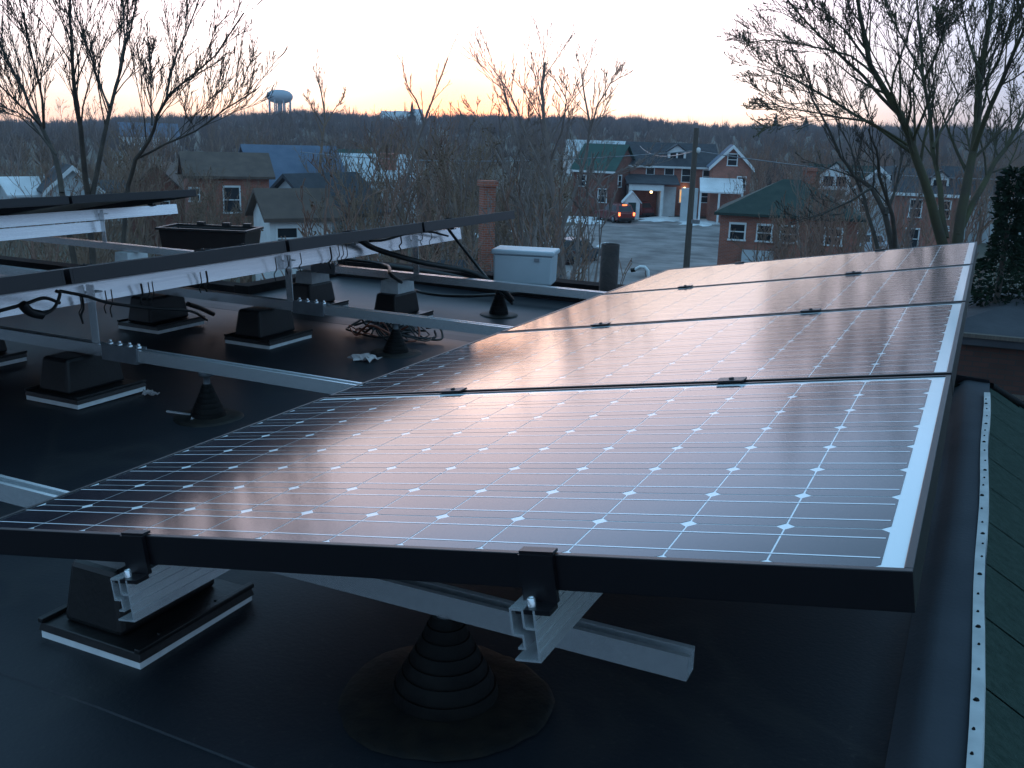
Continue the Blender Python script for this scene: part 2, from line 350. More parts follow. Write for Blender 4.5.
# ------------------------------------------------------------------ houses
def window(par, x, y, z, w, h, axis, sgn, lit=False, frame=None):
    """white frame with a dark pane as its sub-part; centre bottom at (x, y, z) on a wall facing axis*sgn"""
    fr = MB(); t = 0.09; d = 0.07
    def bx(b, u0, u1, z0, z1, d0, d1):
        if axis == 'y': b.box(x+u0, min(y+sgn*d0, y+sgn*d1), z+z0, x+u1, max(y+sgn*d0, y+sgn*d1), z+z1)
        else: b.box(min(x+sgn*d0, x+sgn*d1), y+u0, z+z0, max(x+sgn*d0, x+sgn*d1), y+u1, z+z1)
    bx(fr, -w/2-t, -w/2, 0, h, -.02, d); bx(fr, w/2, w/2+t, 0, h, -.02, d)
    bx(fr, -w/2-t, w/2+t, h, h+t*1.3, -.02, d+.01); bx(fr, -w/2-t-.04, w/2+t+.04, -t, 0, -.02, d+.05)
    bx(fr, -w/2, w/2, h*.48, h*.48+.06, .02, d-.01)
    o = fr.build('window', frame or M['white_paint'], par)
    pn = MB(); bx(pn, -w/2, w/2, 0, h, -.01, 0.025); pn.build('pane', M['glass_lit'] if lit else M['glass'], o); return o
def house(name, label, pos, rz, w, d, h, roof, rh, wm, rm, wins=(), chimney=None, over=0.35, group=None, trim=True, cat='house'):
    """gable ('gx': ridge along x, 'gy': ridge along y) or hip roof on a w x d x h box; local -y faces the street"""
    t = empty(name, pos, label, cat, group, rz)
    b = MB(); x, y = w/2, d/2
    b.box(-x, -y, -1.0, x, y, h)
    if roof == 'gx':
        for s in (-1, 1): b.add([(s*x*.999, -y, h), (s*x*.999, y, h), (s*x*.999, 0, h+rh)], [(0, 1, 2)])
    if roof == 'gy':
        for s in (-1, 1): b.add([(-x, s*y*.999, h), (x, s*y*.999, h), (0, s*y*.999, h+rh)], [(0, 1, 2)])
    b.build('wall', wm, t)
    r = MB(); o = over; th = 0.16; k = rh/(d/2 if roof == 'gx' else w/2)
    if roof == 'gx':
        for s in (-1, 1):
            ye = s*(y+o); ze = h-k*o+.02; zr = h+rh+.02
            r.add([(-x-o, ye, ze), (x+o, ye, ze), (x+o, 0, zr), (-x-o, 0, zr), (-x-o, ye, ze+th), (x+o, ye, ze+th), (x+o, 0, zr+th), (-x-o, 0, zr+th)],
                  [(0, 1, 2, 3), (4, 5, 6, 7), (0, 1, 5, 4), (1, 2, 6, 5), (3, 0, 4, 7)])
    elif roof == 'gy':
        for s in (-1, 1):
            xe = s*(x+o); ze = h-k*o+.02; zr = h+rh+.02
            r.add([(xe, -y-o, ze), (xe, y+o, ze), (0, y+o, zr), (0, -y-o, zr), (xe, -y-o, ze+th), (xe, y+o, ze+th), (0, y+o, zr+th), (0, -y-o, zr+th)],
                  [(0, 1, 2, 3), (4, 5, 6, 7), (0, 1, 5, 4), (1, 2, 6, 5), (3, 0, 4, 7)])
    else:
        e = min(w, d)/2; X, Y = x+o, y+o
        if w >= d: ra, rb = (-x+e, 0), (x-e, 0)
        else: ra, rb = (0, -y+e), (0, y-e)
        zb = h+.02
        r.box(-X, -Y, zb-.14, X, Y, zb)
        A = [(-X, -Y, zb+.004), (X, -Y, zb+.004), (X, Y, zb+.004), (-X, Y, zb+.004), (*ra, zb+rh), (*rb, zb+rh)]
        if w >= d: r.add(A, [(0, 1, 5, 4), (1, 2, 5), (2, 3, 4, 5), (3, 0, 4)])
        else: r.add(A, [(0, 1, 4), (1, 2, 5, 4), (2, 3, 5), (3, 0, 4, 5)])
    ro = r.build('roof', rm, t)
    if trim:
        q = MB()
        if roof == 'hip' or roof == 'gx':
            ze = (h-k*o+.02) if roof == 'gx' else h-.14
            for s in (-1, 1):
                q = MB(); q.box(-x-o-.04, min(s*(y+o), s*(y+o+.06)), ze-.12, x+o+.04, max(s*(y+o), s*(y+o+.06)), ze+.12); q.build('eave_trim', M['white_paint'], ro)
        if roof == 'gy':
            for s in (-1, 1):
                for sy in (-1, 1):
                    q = MB()
                    xe = s*(x+o); ze = h-k*o+.02; zr = h+rh+.02; y0 = sy*(y+o); y1 = sy*(y+o+.07)
                    q.add([(xe, y0, ze-.22), (0, y0, zr-.22), (0, y0, zr+th), (xe, y0, ze+th), (xe, y1, ze-.22), (0, y1, zr-.22), (0, y1, zr+th), (xe, y1, ze+th)],
                          [(0, 1, 2, 3), (4, 5, 6, 7), (0, 1, 5, 4), (2, 3, 7, 6), (3, 0, 4, 7)]); q.build('bargeboard', M['white_paint'], ro)
    if chimney:
        cx, cy, cw, cz = chimney; c = MB(); c.box(cx-cw/2, cy-cw/2, h*.9, cx+cw/2, cy+cw/2, cz); c.box(cx-cw/2-.06, cy-cw/2-.06, cz, cx+cw/2+.06, cy+cw/2+.06, cz+.18)
        c.build('chimney', M['brick'], ro)
    for wv in wins:
        face, u, z, ww, hh = wv[:5]; lit = len(wv) > 5 and wv[5]
        if face == 'f': window(t, u, -y, z, ww, hh, 'y', -1, lit)
        if face == 'l': window(t, -x, u, z, ww, hh, 'x', -1, lit)
        if face == 'r': window(t, x, u, z, ww, hh, 'x', 1, lit)
    return t
def dormer(t, x, y0, z0, w, h, d, rm, n=2):
    """a little gabled dormer facing -y, its face at y0, standing on z0"""
    b = MB(); b.box(x-w/2, y0, z0-.6, x+w/2, y0+d, z0+h)
    b.add([(x-w/2, y0+.001, z0+h), (x+w/2, y0+.001, z0+h), (x, y0+.001, z0+h+w*.4)], [(0, 1, 2)])
    o = b.build('dormer', M['white_paint'], t)
    r = MB()
    for s in (-1, 1):
        r.add([(x+s*(w/2+.2), y0-.2, z0+h-.1), (x, y0-.2, z0+h+w*.42), (x, y0+d+.5, z0+h+w*.42), (x+s*(w/2+.2), y0+d, z0+h-.1),
               (x+s*(w/2+.2), y0-.2, z0+h+.02), (x, y0-.2, z0+h+w*.42+.12), (x, y0+d+.5, z0+h+w*.42+.12), (x+s*(w/2+.2), y0+d, z0+h+.02)],
              [(0, 1, 2, 3), (4, 5, 6, 7), (0, 1, 5, 4), (3, 0, 4, 7)])
    r.build('dormer_roof', rm, o)
    for k in range(n):
        u = x+(k-(n-1)/2)*w*.42; p = MB(); p.box(u-w*.16, y0-.03, z0+.15, u+w*.16, y0+.02, z0+h-.1); p.build('pane', M['glass'], o)
def face_rot(pos, off=0): 
    d = CAMP-pos; return math.atan2(d.x, -d.y)+radians(off)

# garage house with dormer across the lot
p = foot(667, 200, 116); p.z += 1.0
h = house('brick_house', 'red brick house with open lit garage bay and white dormer behind the parking lot', p, face_rot(p, 8), 9.6, 7.5, 5.3, 'gx', 2.6, M['brick'], M['roof_dark'],
          [('f', -2.6, 3.3, .8, 1.6), ('f', -.5, 3.3, .9, 1.6), ('f', 1.4, 3.3, .9, 1.6), ('f', 3.7, 3.3, .8, 1.5), ('f', 1.3, .7, .9, 1.5, True), ('f', 3.7, .8, .9, 1.4)])
h.scale.z = .87
dormer(h, .4, -2.7, 6.0, 2.0, 1.0, 2.4, M['roof_dark'])
g = MB(); g.box(-5.2, -7.0, -1, -4.9, -3.76, 2.7); g.box(-1.7, -7.0, -1, -1.4, -3.76, 2.7); g.box(-5.2, -7.1, 2.25, -1.4, -6.85, 3.0)
g.box(-1.4, -5.2, -1, .2, -5.0, 2.7)
g = g.build('garage_wing', M['white_paint'], h)
q = MB(); q.add([(-5.5, -7.3, 3.0), (.3, -7.3, 3.0), (.3, -3.7, 4.0), (-5.5, -3.7, 4.0), (-5.5, -7.3, 3.12), (.3, -7.3, 3.12), (.3, -3.7, 4.12), (-5.5, -3.7, 4.12)], [(0, 1, 2, 3), (4, 5, 6, 7), (0, 1, 5, 4), (1, 2, 6, 5), (3, 0, 4, 7)])
q.build('garage_roof', M['roof_dark'], g)
q = MB(); q.lathe([(.02, 1.9), (.13, 1.95), (.15, 2.08), (.10, 2.18), (.02, 2.2)], 10, (-2.7, -6.6)); q.build('lamp', M['lamp'], g)
q = MB(); q.lathe([(.02, 2.25), (.17, 2.3), (.18, 2.5), (.12, 2.6), (.02, 2.65)], 10, (1.3, -4.0)); q.build('porch_lamp', M['lamp'], h)

p = foot(604, 200, 112); p.z += .9
h = house('brick_house', 'red brick house with a steep teal green roof beside the garage house', p, face_rot(p, -22), 4.6, 7.0, 4.6, 'gx', 2.8, M['brick_dark'], M['roof_teal'],
          [('f', -1.3, 2.6, .9, 1.2), ('f', 1.2, .8, .9, 1.5), ('r', -1.5, 2.6, .9, 1.3)])
h.scale.z = .9
p = foot(612, 205, 104); p.z += .6
s = empty('playhouse', p, 'tiny white gabled shed standing by the brake-lit red car', 'shed', rz=face_rot(p, 5))
b = MB(); b.box(1.2, -.8, -.3, 2.8, .8, 1.5); b.add([(1.2, -.79, 1.5), (2.8, -.79, 1.5), (2, -.79, 2.4)], [(0, 1, 2)]); b.build('wall', M['white_paint'], s)
b = MB()
for q in (-1, 1): b.add([(2+q*1.0, -.95, 1.3), (2, -.95, 2.45), (2, .9, 2.45), (2+q*1.0, .9, 1.3), (2+q*1.0, -.95, 1.4), (2, -.95, 2.55), (2, .9, 2.55), (2+q*1.0, .9, 1.4)], [(0, 1, 2, 3), (4, 5, 6, 7), (0, 1, 5, 4)])
b.build('roof', M['white_paint'], s); b = MB(); b.box(1.6, -.84, 0, 2.4, -.79, 1.4); b.build('door', M['roof_green'], s)

p = foot(727, 205, 108); p.z += .9
h = house('gabled_house', 'brick house with white trimmed gable and snowy porch roof right of the utility pole', p, face_rot(p, 4), 4.0, 5, 5.0, 'gy', 2.0, M['brick'], M['roof_blue'],
          [('f', 0, 5.1, .9, 1.1), ('f', 1.1, 2.6, .8, 1.3)])
b = MB(); b.add([(-3.2, -5.1, 2.3), (1.2, -5.1, 2.3), (1.2, -2.52, 3.6), (-3.2, -2.52, 3.6), (-3.2, -5.1, 2.45), (1.2, -5.1, 2.45), (1.2, -2.52, 3.75), (-3.2, -2.52, 3.75)], [(0, 1, 2, 3), (4, 5, 6, 7), (0, 1, 5, 4), (1, 2, 6, 5), (3, 0, 4, 7)])
b.build('porch_roof', M['snow'], h)
for x in (-3.1, -1.2, 1.1):
    b = MB(); b.box(x-.1, -5.0, -1, x+.1, -4.8, 2.3); b.build('porch_post', M['white_paint'], h)
b = MB(); b.box(-5.0, -3.6, -1, -3.3, -2.2, 2.6); b.build('side_shed', M['pale_siding'], h)

# brick house with green hip roof, in front
p = foot(787, 235, 57)
h = house('brick_house', 'low red brick house with dark green hip roof just past the solar panels', p, face_rot(p, 0), 7.2, 6.2, 4.7, 'hip', 1.8, M['brick'], M['roof_green'],
          [('f', -2.65, 3.3, .75, .8), ('f', -1.2, 3.3, .7, .8), ('f', .1, 3.3, .85, .8), ('f', 2.4, 3.3, .8, .8)], chimney=(.9, .6, .7, 7.0), trim=False)
b = MB(); b.box(-2.3, -3.35, -1, -.6, -3.12, 2.75); b.build('garage_door', M['pale_siding'], h)

p = foot(842, 190, 92)
h = house('dormered_house', 'green roofed house with white front dormer behind the hip-roofed brick house', p, face_rot(p, -6), 6.0, 7, 3.9, 'gx', 2.6, M['pale_siding'], M['roof_green'],
          [('f', -1.6, 2.1, .6, 1.2), ('f', -.6, 2.1, .6, 1.2), ('f', .4, 2.1, .6, 1.2), ('f', 1.4, 2.1, .6, 1.2)])
dormer(h, -.4, -2.9, 4.7, 2.6, 1.1, 2.4, M['roof_green'])
p = foot(884, 200, 88)
h = house('pale_house', 'pale blue-white clapboard house left of the brick house behind the big tree', p, face_rot(p, -10), 4.6, 6, 4.6, 'gy', 2.0, M['pale_siding'], M['roof_dark'],
          [('f', -1.0, 2.9, .7, 1.2), ('f', 1.0, 2.9, .7, 1.2), ('f', -1.0, .6, .8, 1.4)])
p = foot(924, 215, 82)
h = house('brick_house', 'red brick house with white windows and dormer seen through the big bare tree', p, face_rot(p, 4), 5.0, 6, 5.0, 'gx', 1.6, M['brick'], M['roof_dark'],
          [('f', -.9, 3.1, .8, 1.3), ('f', 1.2, 3.1, .8, 1.3), ('f', -.9, .6, .9, 1.5), ('f', 1.3, 2.2, .9, .2)])
dormer(h, .7, -2.3, 5.3, 1.3, .8, 1.8, M['roof_dark'])
p = foot(985, 205, 95)
house('pale_house', 'grey clapboard house partly hidden by the dark evergreen', p, face_rot(p, 12), 8, 6, 4.4, 'gx', 2.2, M['pale_siding'], M['roof_dark'], [('f', -2, 2.6, .8, 1.2), ('f', 1, 2.6, .8, 1.2)])

# left group
p = foot(290, 175, 72)
h = house('blue_roofed_house', 'brick house under a long slate blue shingle roof with narrow white gable window', p, face_rot(p, 16), 6.2, 7, 4.4, 'gx', 2.7, M['brick'], M['roof_blue'],
          [('f', -1.9, 1.4, .8, 2.0), ('f', .7, 1.6, .7, 1.4), ('r', 0, 4.6, .55, 1.3)])
p = foot(292, 215, 42)
h = house('white_cottage', 'small white walled cottage with low dark roof and one dark window above the black tub', p, face_rot(p, 16), 2.6, 2.6, 5.0, 'gx', .9, M['white_paint'], M['roof_brown'],
          [('f', -.6, 3.7, .8, .85)], trim=False, over=.3)
p = foot(322, 205, 46)
h = house('dark_roofed_house', 'house with a steep charcoal roof rising right behind the small white cottage', p, face_rot(p, -42), 3.6, 4.4, 4.9, 'gy', 1.5, M['pale_siding'], M['roof_dark'], [], trim=False, over=.3)
p = foot(226, 190, 64)
h = house('brick_house', 'brown brick house with one tall white arched window and brown roof', p, face_rot(p, 6), 4.8, 4.4, 5.5, 'gx', 1.2, M['brick'], M['roof_brown'],
          [('f', .1, 3.3, .9, 1.5), ('f', -2.1, 4.0, .5, .7), ('f', 2.1, 4.0, .5, .6)], trim=False)
p = foot(164, 180, 78)
h = house('brick_house', 'small brick gable house beside the leaning trunk of the left tree', p, face_rot(p, -10), 4.2, 6, 3.4, 'gy', 2.0, M['brick_dark'], M['roof_brown'], [('f', .2, 1.9, 1.2, .9)], trim=False)
p = foot(66, 170, 80)
h = house('gabled_house', 'grey house with white gable trim between the trunks of the left tree', p, face_rot(p, 8), 3.8, 6, 3.3, 'gy', 1.7, M['pale_siding'], M['roof_dark'], [('f', 0, 1.8, .8, 1.0)])
p = foot(28, 170, 80)
h = house('white_shed', 'long shed with a bright snow-covered roof left of the grey gabled house', p, face_rot(p, 20), 4.2, 3.6, 2.8, 'gx', 1.1, M['pale_siding'], M['snow'], [], trim=False, cat='shed')
p = foot(111, 174, 84)
h = house('white_shed', 'low white garage between two trunks of the left tree', p, face_rot(p, 0), 3.0, 3, 2.9, 'gx', .7, M['white_paint'], M['roof_dark'], [('f', 0.4, 1.2, .8, .8)], trim=False, cat='shed')
p = foot(376, 160, 92)
h = house('pale_house', 'pale blue house with broad brick chimney among the brown trees', p, face_rot(p, 10), 6.6, 6, 4.4, 'gx', 1.8, M['pale_siding'], M['pale_siding'],
          [('f', -2.2, 2.6, .9, 1.1)], chimney=(.8, -1.6, 1.3, 6.3))
p = foot(345, 160, 98)
h = house('green_roofed_house', 'dull green gable roof between slate blue roof and broad chimney', p, face_rot(p, 30), 5, 6, 4.4, 'gx', 2.0, M['brick_dark'], M['roof_teal'], [], trim=False)
p = foot(484, 210, 33)
h = house('chimney_house', 'low brick outbuilding with one tall brick chimney behind the brush', p, face_rot(p, 20), 4.5, 4.0, 3.0, 'gx', 1.3, M['brick_dark'], M['roof_dark'], [], chimney=(0, -.3, .42, 6.9), trim=False, cat='building')
p = foot(595, 160, 210)
house('far_house', 'pale far house above the green roof at the foot of the wooded hill', p, face_rot(p, 10), 12, 8, 4, 'gx', 3, M['white_paint'], M['pale_siding'], [('f', 0, 1.5, 1.2, 1.4)], trim=False)
p = foot(149, 140, 300)
house('far_house', 'far house with pale blue roof right of the left tree', p, face_rot(p, 5), 16, 9, 4, 'gx', 3.6, M['white_paint'], M['roof_blue'], [('f', 0, 1.5, 1.2, 1.4)], trim=False)
for px, w, lab in ((388, 8, 'white house high on the wooded hill, beside the dark conifer'), (403, 11, 'broad white house high on the wooded hill, centre of the hilltop cluster'), (417, 6, 'small white house high on the wooded hill, under the forked bare tree')):
    p = foot(px, 116, 640); p.z = at_d(px, 120, 640).z-2-(px%3)*1.2
    house('far_house', lab, p, face_rot(p, px % 17), w, 9, 5, 'gx', 3.5, M['white_paint'], M['pale_siding'], [('f', -2, 2, 1.4, 1.6), ('f', 2, 2, 1.4, 1.6)], trim=False, group='white houses on the hill')
# lower neighbour at the right edge
p = foot(1004, 350, 15.2)
hh = -GZ-1.9
h = house('brick_annex', 'lower brown brick annex with pale stone ledges beyond the shingle slope', Vector((p.x+.6, p.y, GZ)), face_rot(p, 6), 3.4, 3.2, hh, 'hip', .5, M['brick_dark_brown'], M['roof_dark'], [], trim=False, over=.12, cat='building')
b = MB(); b.box(-1.85, -1.75, hh-.01, 1.85, -1.6, hh+.045); b.box(-1.8, -1.7, hh-.85, 1.8, -1.602, hh-.79); b.build('stone_ledge', M['wood'], h)
b = MB(); b.tube([(.62, -1.72, hh-3), (.62, -1.72, hh-.1), (.2, -1.72, hh+.16), (-.1, -1.72, hh+.16)], .045); b.build('downpipe', M['wood'], h)

# ------------------------------------------------------------------ water tower
p = foot(280, 108, 800); p.z = at_d(280, 113, 800).z-6
t = empty('water_tower', p, 'pale blue water tower with wide rounded tank on the skyline', 'water tower')
ztop = at_d(280, 89.5, 800).z-p.z
b = MB(); prof = []
for k in range(13):
    a = -pi/2+pi*k/12; prof.append((max(.05, 10.2*cos(a)**.8 if cos(a) > 0 else .05), ztop-5.3+5.3*sin(a)))
b.lathe(prof, 28); b.build('tank', M['tower_paint'], t)
b = MB(); b.lathe([(1.9, -6), (1.9, ztop-9)], 14); b.build('riser', M['tower_paint'], t)
for k in range(8):
    a = 2*pi*k/8+.2; b = MB(); b.tube([(8.6*cos(a), 8.6*sin(a), -6), (8.6*cos(a), 8.6*sin(a), ztop-6)], .55, 8); b.build('leg', M['tower_paint'], t)

# ------------------------------------------------------------------ trees
def branches(start, path, r, rg, level, out, spread=.75, ratio=.62, nchild=5, maxlev=3, upb=.25, wig=.12, thin=.5):
    """path: list of Vectors (already made); radii taper from r; spawns children into out[level]"""
    n = len(path); R = [max(.004, r*(1-.8*i/(n-1))) for i in range(n)]
    out.append((level, path, R))
    if level >= maxlev: return
    L = sum((path[i+1]-path[i]).length for i in range(n-1))
    nc = nchild+1 if level == 0 else (max(3, int(nchild*.7)) if level == 1 else 3)
    for c in range(nc):
        t = .25+.75*(c+rg.random())/nc; t = min(t, .98)
        i = min(n-2, int(t*(n-1))); f = t*(n-1)-i; p = path[i].lerp(path[i+1], f)
        d = (path[i+1]-path[i]).normalized()
        ax = d.orthogonal().normalized(); ax = Matrix.Rotation(rg.uniform(0, 2*pi), 3, d) @ ax
        nd = (d*cos(spread*rg.uniform(.6, 1.2))+ax*sin(spread*rg.uniform(.6, 1.2))).normalized()
        nd = (nd+Vector((0, 0, upb))).normalized()
        l = L*ratio*rg.uniform(.6, 1.1)*(1.15-.55*t)
        branches(p, wander(p, nd, l, rg, 4 if level < 2 else 3, wig, upb), R[i]*thin, rg, level+1, out, spread, ratio, nchild, maxlev, upb, wig, thin)
def wander(p, d, L, rg, n, wig, upb):
    P = [p.copy()]; d = d.copy()
    for i in range(n):
        d = (d+Vector((rg.gauss(0, wig), rg.gauss(0, wig), rg.gauss(0, wig)+upb*.22))).normalized()
        P.append(P[-1]+d*(L/n))
    return P
def tree_meshes(out, rmin=.004):
    tr, cr = MB(), MB()
    for lev, P, R in out:
        R = [max(rmin, q) for q in R]
        (tr if lev == 0 else cr).tube(P, R, 8 if lev == 0 else (5 if lev == 1 else 3), caps=False)
    return tr, cr
def auto_tree(rg, H, r, stems=1, maxlev=4, nchild=5, lean=.15, clear=.3, spread=.62, ratio=.62, rmin=.012, leaf=.3):
    out = []
    for s in range(stems):
        d = Vector((rg.gauss(0, lean), rg.gauss(0, lean), 1)).normalized()
        path = wander(Vector((rg.gauss(0, .12*stems), rg.gauss(0, .12*stems), -.4)), d, H*rg.uniform(.78, .9), rg, 7, .09, .2)
        branches(path[0], path, r*rg.uniform(.8, 1), rg, 0, out, spread, ratio, nchild, maxlev, .28, .14)
    ms = tree_meshes(out, rmin)
    for lev, P, R in out:
        if lev < 2 or rg.random() > leaf: continue
        for q in P[1:]:
            d = Vector((rg.gauss(0, 1), rg.gauss(0, 1), rg.gauss(-.3, 1))).normalized()*rg.uniform(.03, .085); e = d.orthogonal().normalized()*d.length*.6
            ms[1].add([q, q+d*.5+e, q+d, q+d*.5-e], [(0, 1, 2, 3)], 1)
    return ms
def make_tree(name, label, group, pos, meshes, m, mt=None):
    t = empty(name, pos, label, 'tree', group); meshes[0].build('trunk', mt or m, t)
    meshes[1].build('crown', [m, M['dry_leaf']], t); return t

# mid-distance bare trees: a few kinds, many copies
rt = random.Random(21)
kinds = []
for i, (m, lab, H, st, ml, nc) in enumerate([
        ('bark_brown', 'brown twiggy bare tree in the brush below the roof', 7.5, 3, 3, 7),
        ('bark_grey', 'grey bare tree among the houses below the roof', 9.5, 1, 4, 5),
        ('bark_red', 'reddish brown bare tree among the houses below the roof', 8.5, 2, 3, 7),
        ('bark_brown', 'loose tan bare tree with many stems in the brush below', 6.5, 5, 3, 5),
        ('bark_grey', 'tall grey bare tree rising above its neighbours below the roof', 12, 1, 4, 5)]):
    ms = auto_tree(rt, H, .10+.008*H, st, ml, nc, rmin=.013, leaf=(.55, .08, .25, .6, .05)[i])
    t = make_tree('bare_tree', lab, 'bare trees below the roof', (0, 0, GZ), ms, M[m]); kinds.append([t, False])
kids()
def plant(k, pos, s, rz):
    t, used = kinds[k]
    if used: t = copy_tree(t)
    kinds[k][1] = True
    t.location = pos; t.scale = (s, s, s); t.rotation_euler = (0, 0, rz); return t
spots = []
def ok(px, D):
    # keep the lot, the street front and the fronts of the houses in view
    if 560 < px < 720 and D < 118: return False
    if 715 < px < 960 and D < 66: return False
    if 620 < px < 960 and D < 100 and rt.random() < .75: return False
    if px < 140 and D < 86 and rt.random() < .7: return False
    if 170 < px < 345 and D < 76 and (px > 255 or rt.random() < .6): return False
    if 600 < px < 735 and D < 135: return False
    return True
tries = 0
while len(spots) < 175 and tries < 4000:
    tries += 1
    u = rt.random()
    if u < .42: px, D = rt.uniform(300, 575), rt.uniform(19, 75)
    elif u < .55: px, D = rt.uniform(-60, 320), rt.uniform(32, 110)
    else: px, D = rt.uniform(-80, 1100), rt.uniform(90, 230)
    if not ok(px, D): continue
    p = foot(px, 180, D)
    if any((p-q).length < 1.7+D*.02 for q, _ in spots): continue
    spots.append((p, px))
    topcap = CAMP.z-GZ+(.004 if D < 90 else .012)*D   # crowns end near the skyline
    k = rt.choice([0, 0, 3, 1, 2]) if D < 80 else rt.choice([0, 1, 2, 1, 4])
    base = [7.5, 9.5, 8.5, 6.5, 12][k]
    hgt = min(topcap, base*rt.uniform(.75, 1.15)) if D > 30 else min(topcap-1.2, base*rt.uniform(.7, .95))
    plant(k, p, hgt/base, rt.uniform(0, 6.28))

for px, D, k, hh_ in ((757, 74, 2, 7.5), (776, 86, 2, 8.2), (806, 70, 2, 7.2), (838, 51, 2, 6.4), (800, 46, 2, 6.9), (828, 42, 1, 7.2), (770, 49, 0, 5.2), (815, 36, 2, 6.8), (852, 31, 2, 7.0), (884, 37, 2, 7.3), (930, 40, 1, 7.5), (966, 31, 2, 7.3), (795, 62, 2, 6.3), (840, 78, 2, 8), (915, 58, 2, 7.6), (862, 62, 0, 6.6), (872, 74, 2, 7.6), (905, 70, 1, 7.4), (960, 68, 2, 8.2), (990, 60, 1, 8.0), (742, 124, 2, 8.5),
                      (765, 118, 2, 8.5), (792, 108, 2, 9), (818, 112, 2, 8.8), (850, 118, 1, 9.5), (890, 108, 2, 9), (935, 104, 2, 9.5), (975, 110, 1, 9.5), (1015, 90, 2, 9), (690, 140, 1, 9.5), (640, 145, 2, 8.5), (583, 128, 2, 8.5),
                      (205, 50, 3, 5.2), (198, 43, 0, 6.3), (238, 46, 0, 5.9), (218, 38, 3, 4.9), (245, 55, 3, 4.8), (250, 82, 0, 7.5), (340, 70, 0, 7.2), (180, 60, 0, 6.0), (335, 47, 3, 5.4), (130, 62, 0, 6.4)):
    p = foot(px, 180, D); plant(k, p, hh_/[7.5, 9.5, 8.5, 6.5, 12][k], rt.uniform(0, 6.28))

# hand-placed trees: main limbs follow the photo, twigs grow from them
def limb_tree(name, label, limbs, D, m, seed, maxlev=3, nchild=6, spread=.6, ratio=.5, depthvar=1.5, rmin=.006, buds=0, scl=1, upb=.2, rs=1.0, group=None):
    rg = random.Random(seed); out = []; base = None; tr = []
    for L in limbs:
        pts, r = L[0], L[1]*rs; dz = L[2] if len(L) > 2 else 0
        P = []
        for i, (x, y) in enumerate(pts):
            P.append(at_d(x, y, D+dz*i/(len(pts)-1)))
        # resample with small wobble
        Q = [P[0]]
        for a, b in zip(P, P[1:]):
            for k in (1, 2):
                q = a.lerp(b, k/2); w = (b-a).length*.014; Q.append(q+Vector((rg.gauss(0, w), rg.gauss(0, w), rg.gauss(0, w))))
        tr.append((Q, [max(.01, r*(1-.78*i/(len(Q)-1))) for i in range(len(Q))]))
        tmp = []; branches(Q[0], Q, r, rg, 0, tmp, spread, ratio, nchild, maxlev, upb, .11, .42); out += tmp
    root = tr[0][0][0]; gp0 = Vector((root.x, root.y, ground_z(root.x, root.y)))
    t = empty(name, gp0, label, 'tree', group)
    T, Cc = MB(), MB()
    for Q, R in tr: T.tube([q-gp0 for q in Q], R, 8, caps=False)
    for L, (Q, R) in zip(limbs, tr):
        if len(L) > 3 and L[3]:
            a = Q[0]-gp0; T.tube([Vector((a.x*.2, a.y*.2, -.5)), Vector((a.x*.3, a.y*.3, a.z*.5)), Vector((a.x*.6, a.y*.6, a.z*.8)), a], [R[0]*1.7, R[0]*1.3, R[0]*1.12, R[0]], 9, caps=False)
    for lev, P, R in out:
        if lev == 0: continue
        R = [max(rmin, q) for q in R]; P = [p-gp0 for p in P]
        Cc.tube(P, R, 5 if lev == 1 else 3, caps=False)
        if buds and lev >= 2:
            for q in P[1:]:
                if rg.random() < buds:
                    s = rg.uniform(.012, .026); d = Vector((rg.gauss(0, 1), rg.gauss(0, 1), rg.gauss(0, 1))).normalized()*s; e = d.orthogonal().normalized()*s*.6
                    Cc.add([q-d, q+e, q+d, q-e], [(0, 1, 2, 3)])
    T.build('trunk', m, t); Cc.build('crown', m, t); return t

limb_tree('maple_tree', 'tall many-stemmed bare tree behind the far panel row', [
    ([(88, 196), (84, 150), (76, 105), (72, 60), (70, 20), (72, -50)], .115, -1, 1),
    ([(92, 197), (103, 140), (112, 105), (120, 70), (130, 30), (146, -30)], .10, 1, 0),
    ([(62, 193), (56, 155), (40, 125), (22, 90), (3, 50), (-18, 15)], .11, 1.5, 1),
    ([(44, 128), (43, 100), (34, 60), (18, 0), (10, -50)], .055, -1),
    ([(40, 125), (20, 105), (-5, 80), (-40, 50)], .05, -2),
    ([(110, 107), (104, 95), (90, 55), (76, 14), (66, -30)], .05, 1),
    ([(128, 186), (136, 160), (150, 140), (157, 116), (168, 97), (188, 78), (215, 55), (245, 12)], .085, -1, 1),
    ([(152, 125), (151, 105), (151, 78), (150, 50)], .04, 1),
    ([(166, 100), (178, 52), (194, 14), (206, -30)], .045, 1),
    ([(134, 160), (165, 145), (195, 131), (225, 110), (255, 88)], .05, -1.5),
    ([(120, 70), (125, 40), (122, 0), (126, -40)], .04, 1),
    ([(56, 155), (30, 118), (5, 108), (-20, 100)], .04, 1),
    ], 14.5, M['bark'], 5, 3, 15, .45, .46, rmin=.0034, upb=.26, rs=.37)

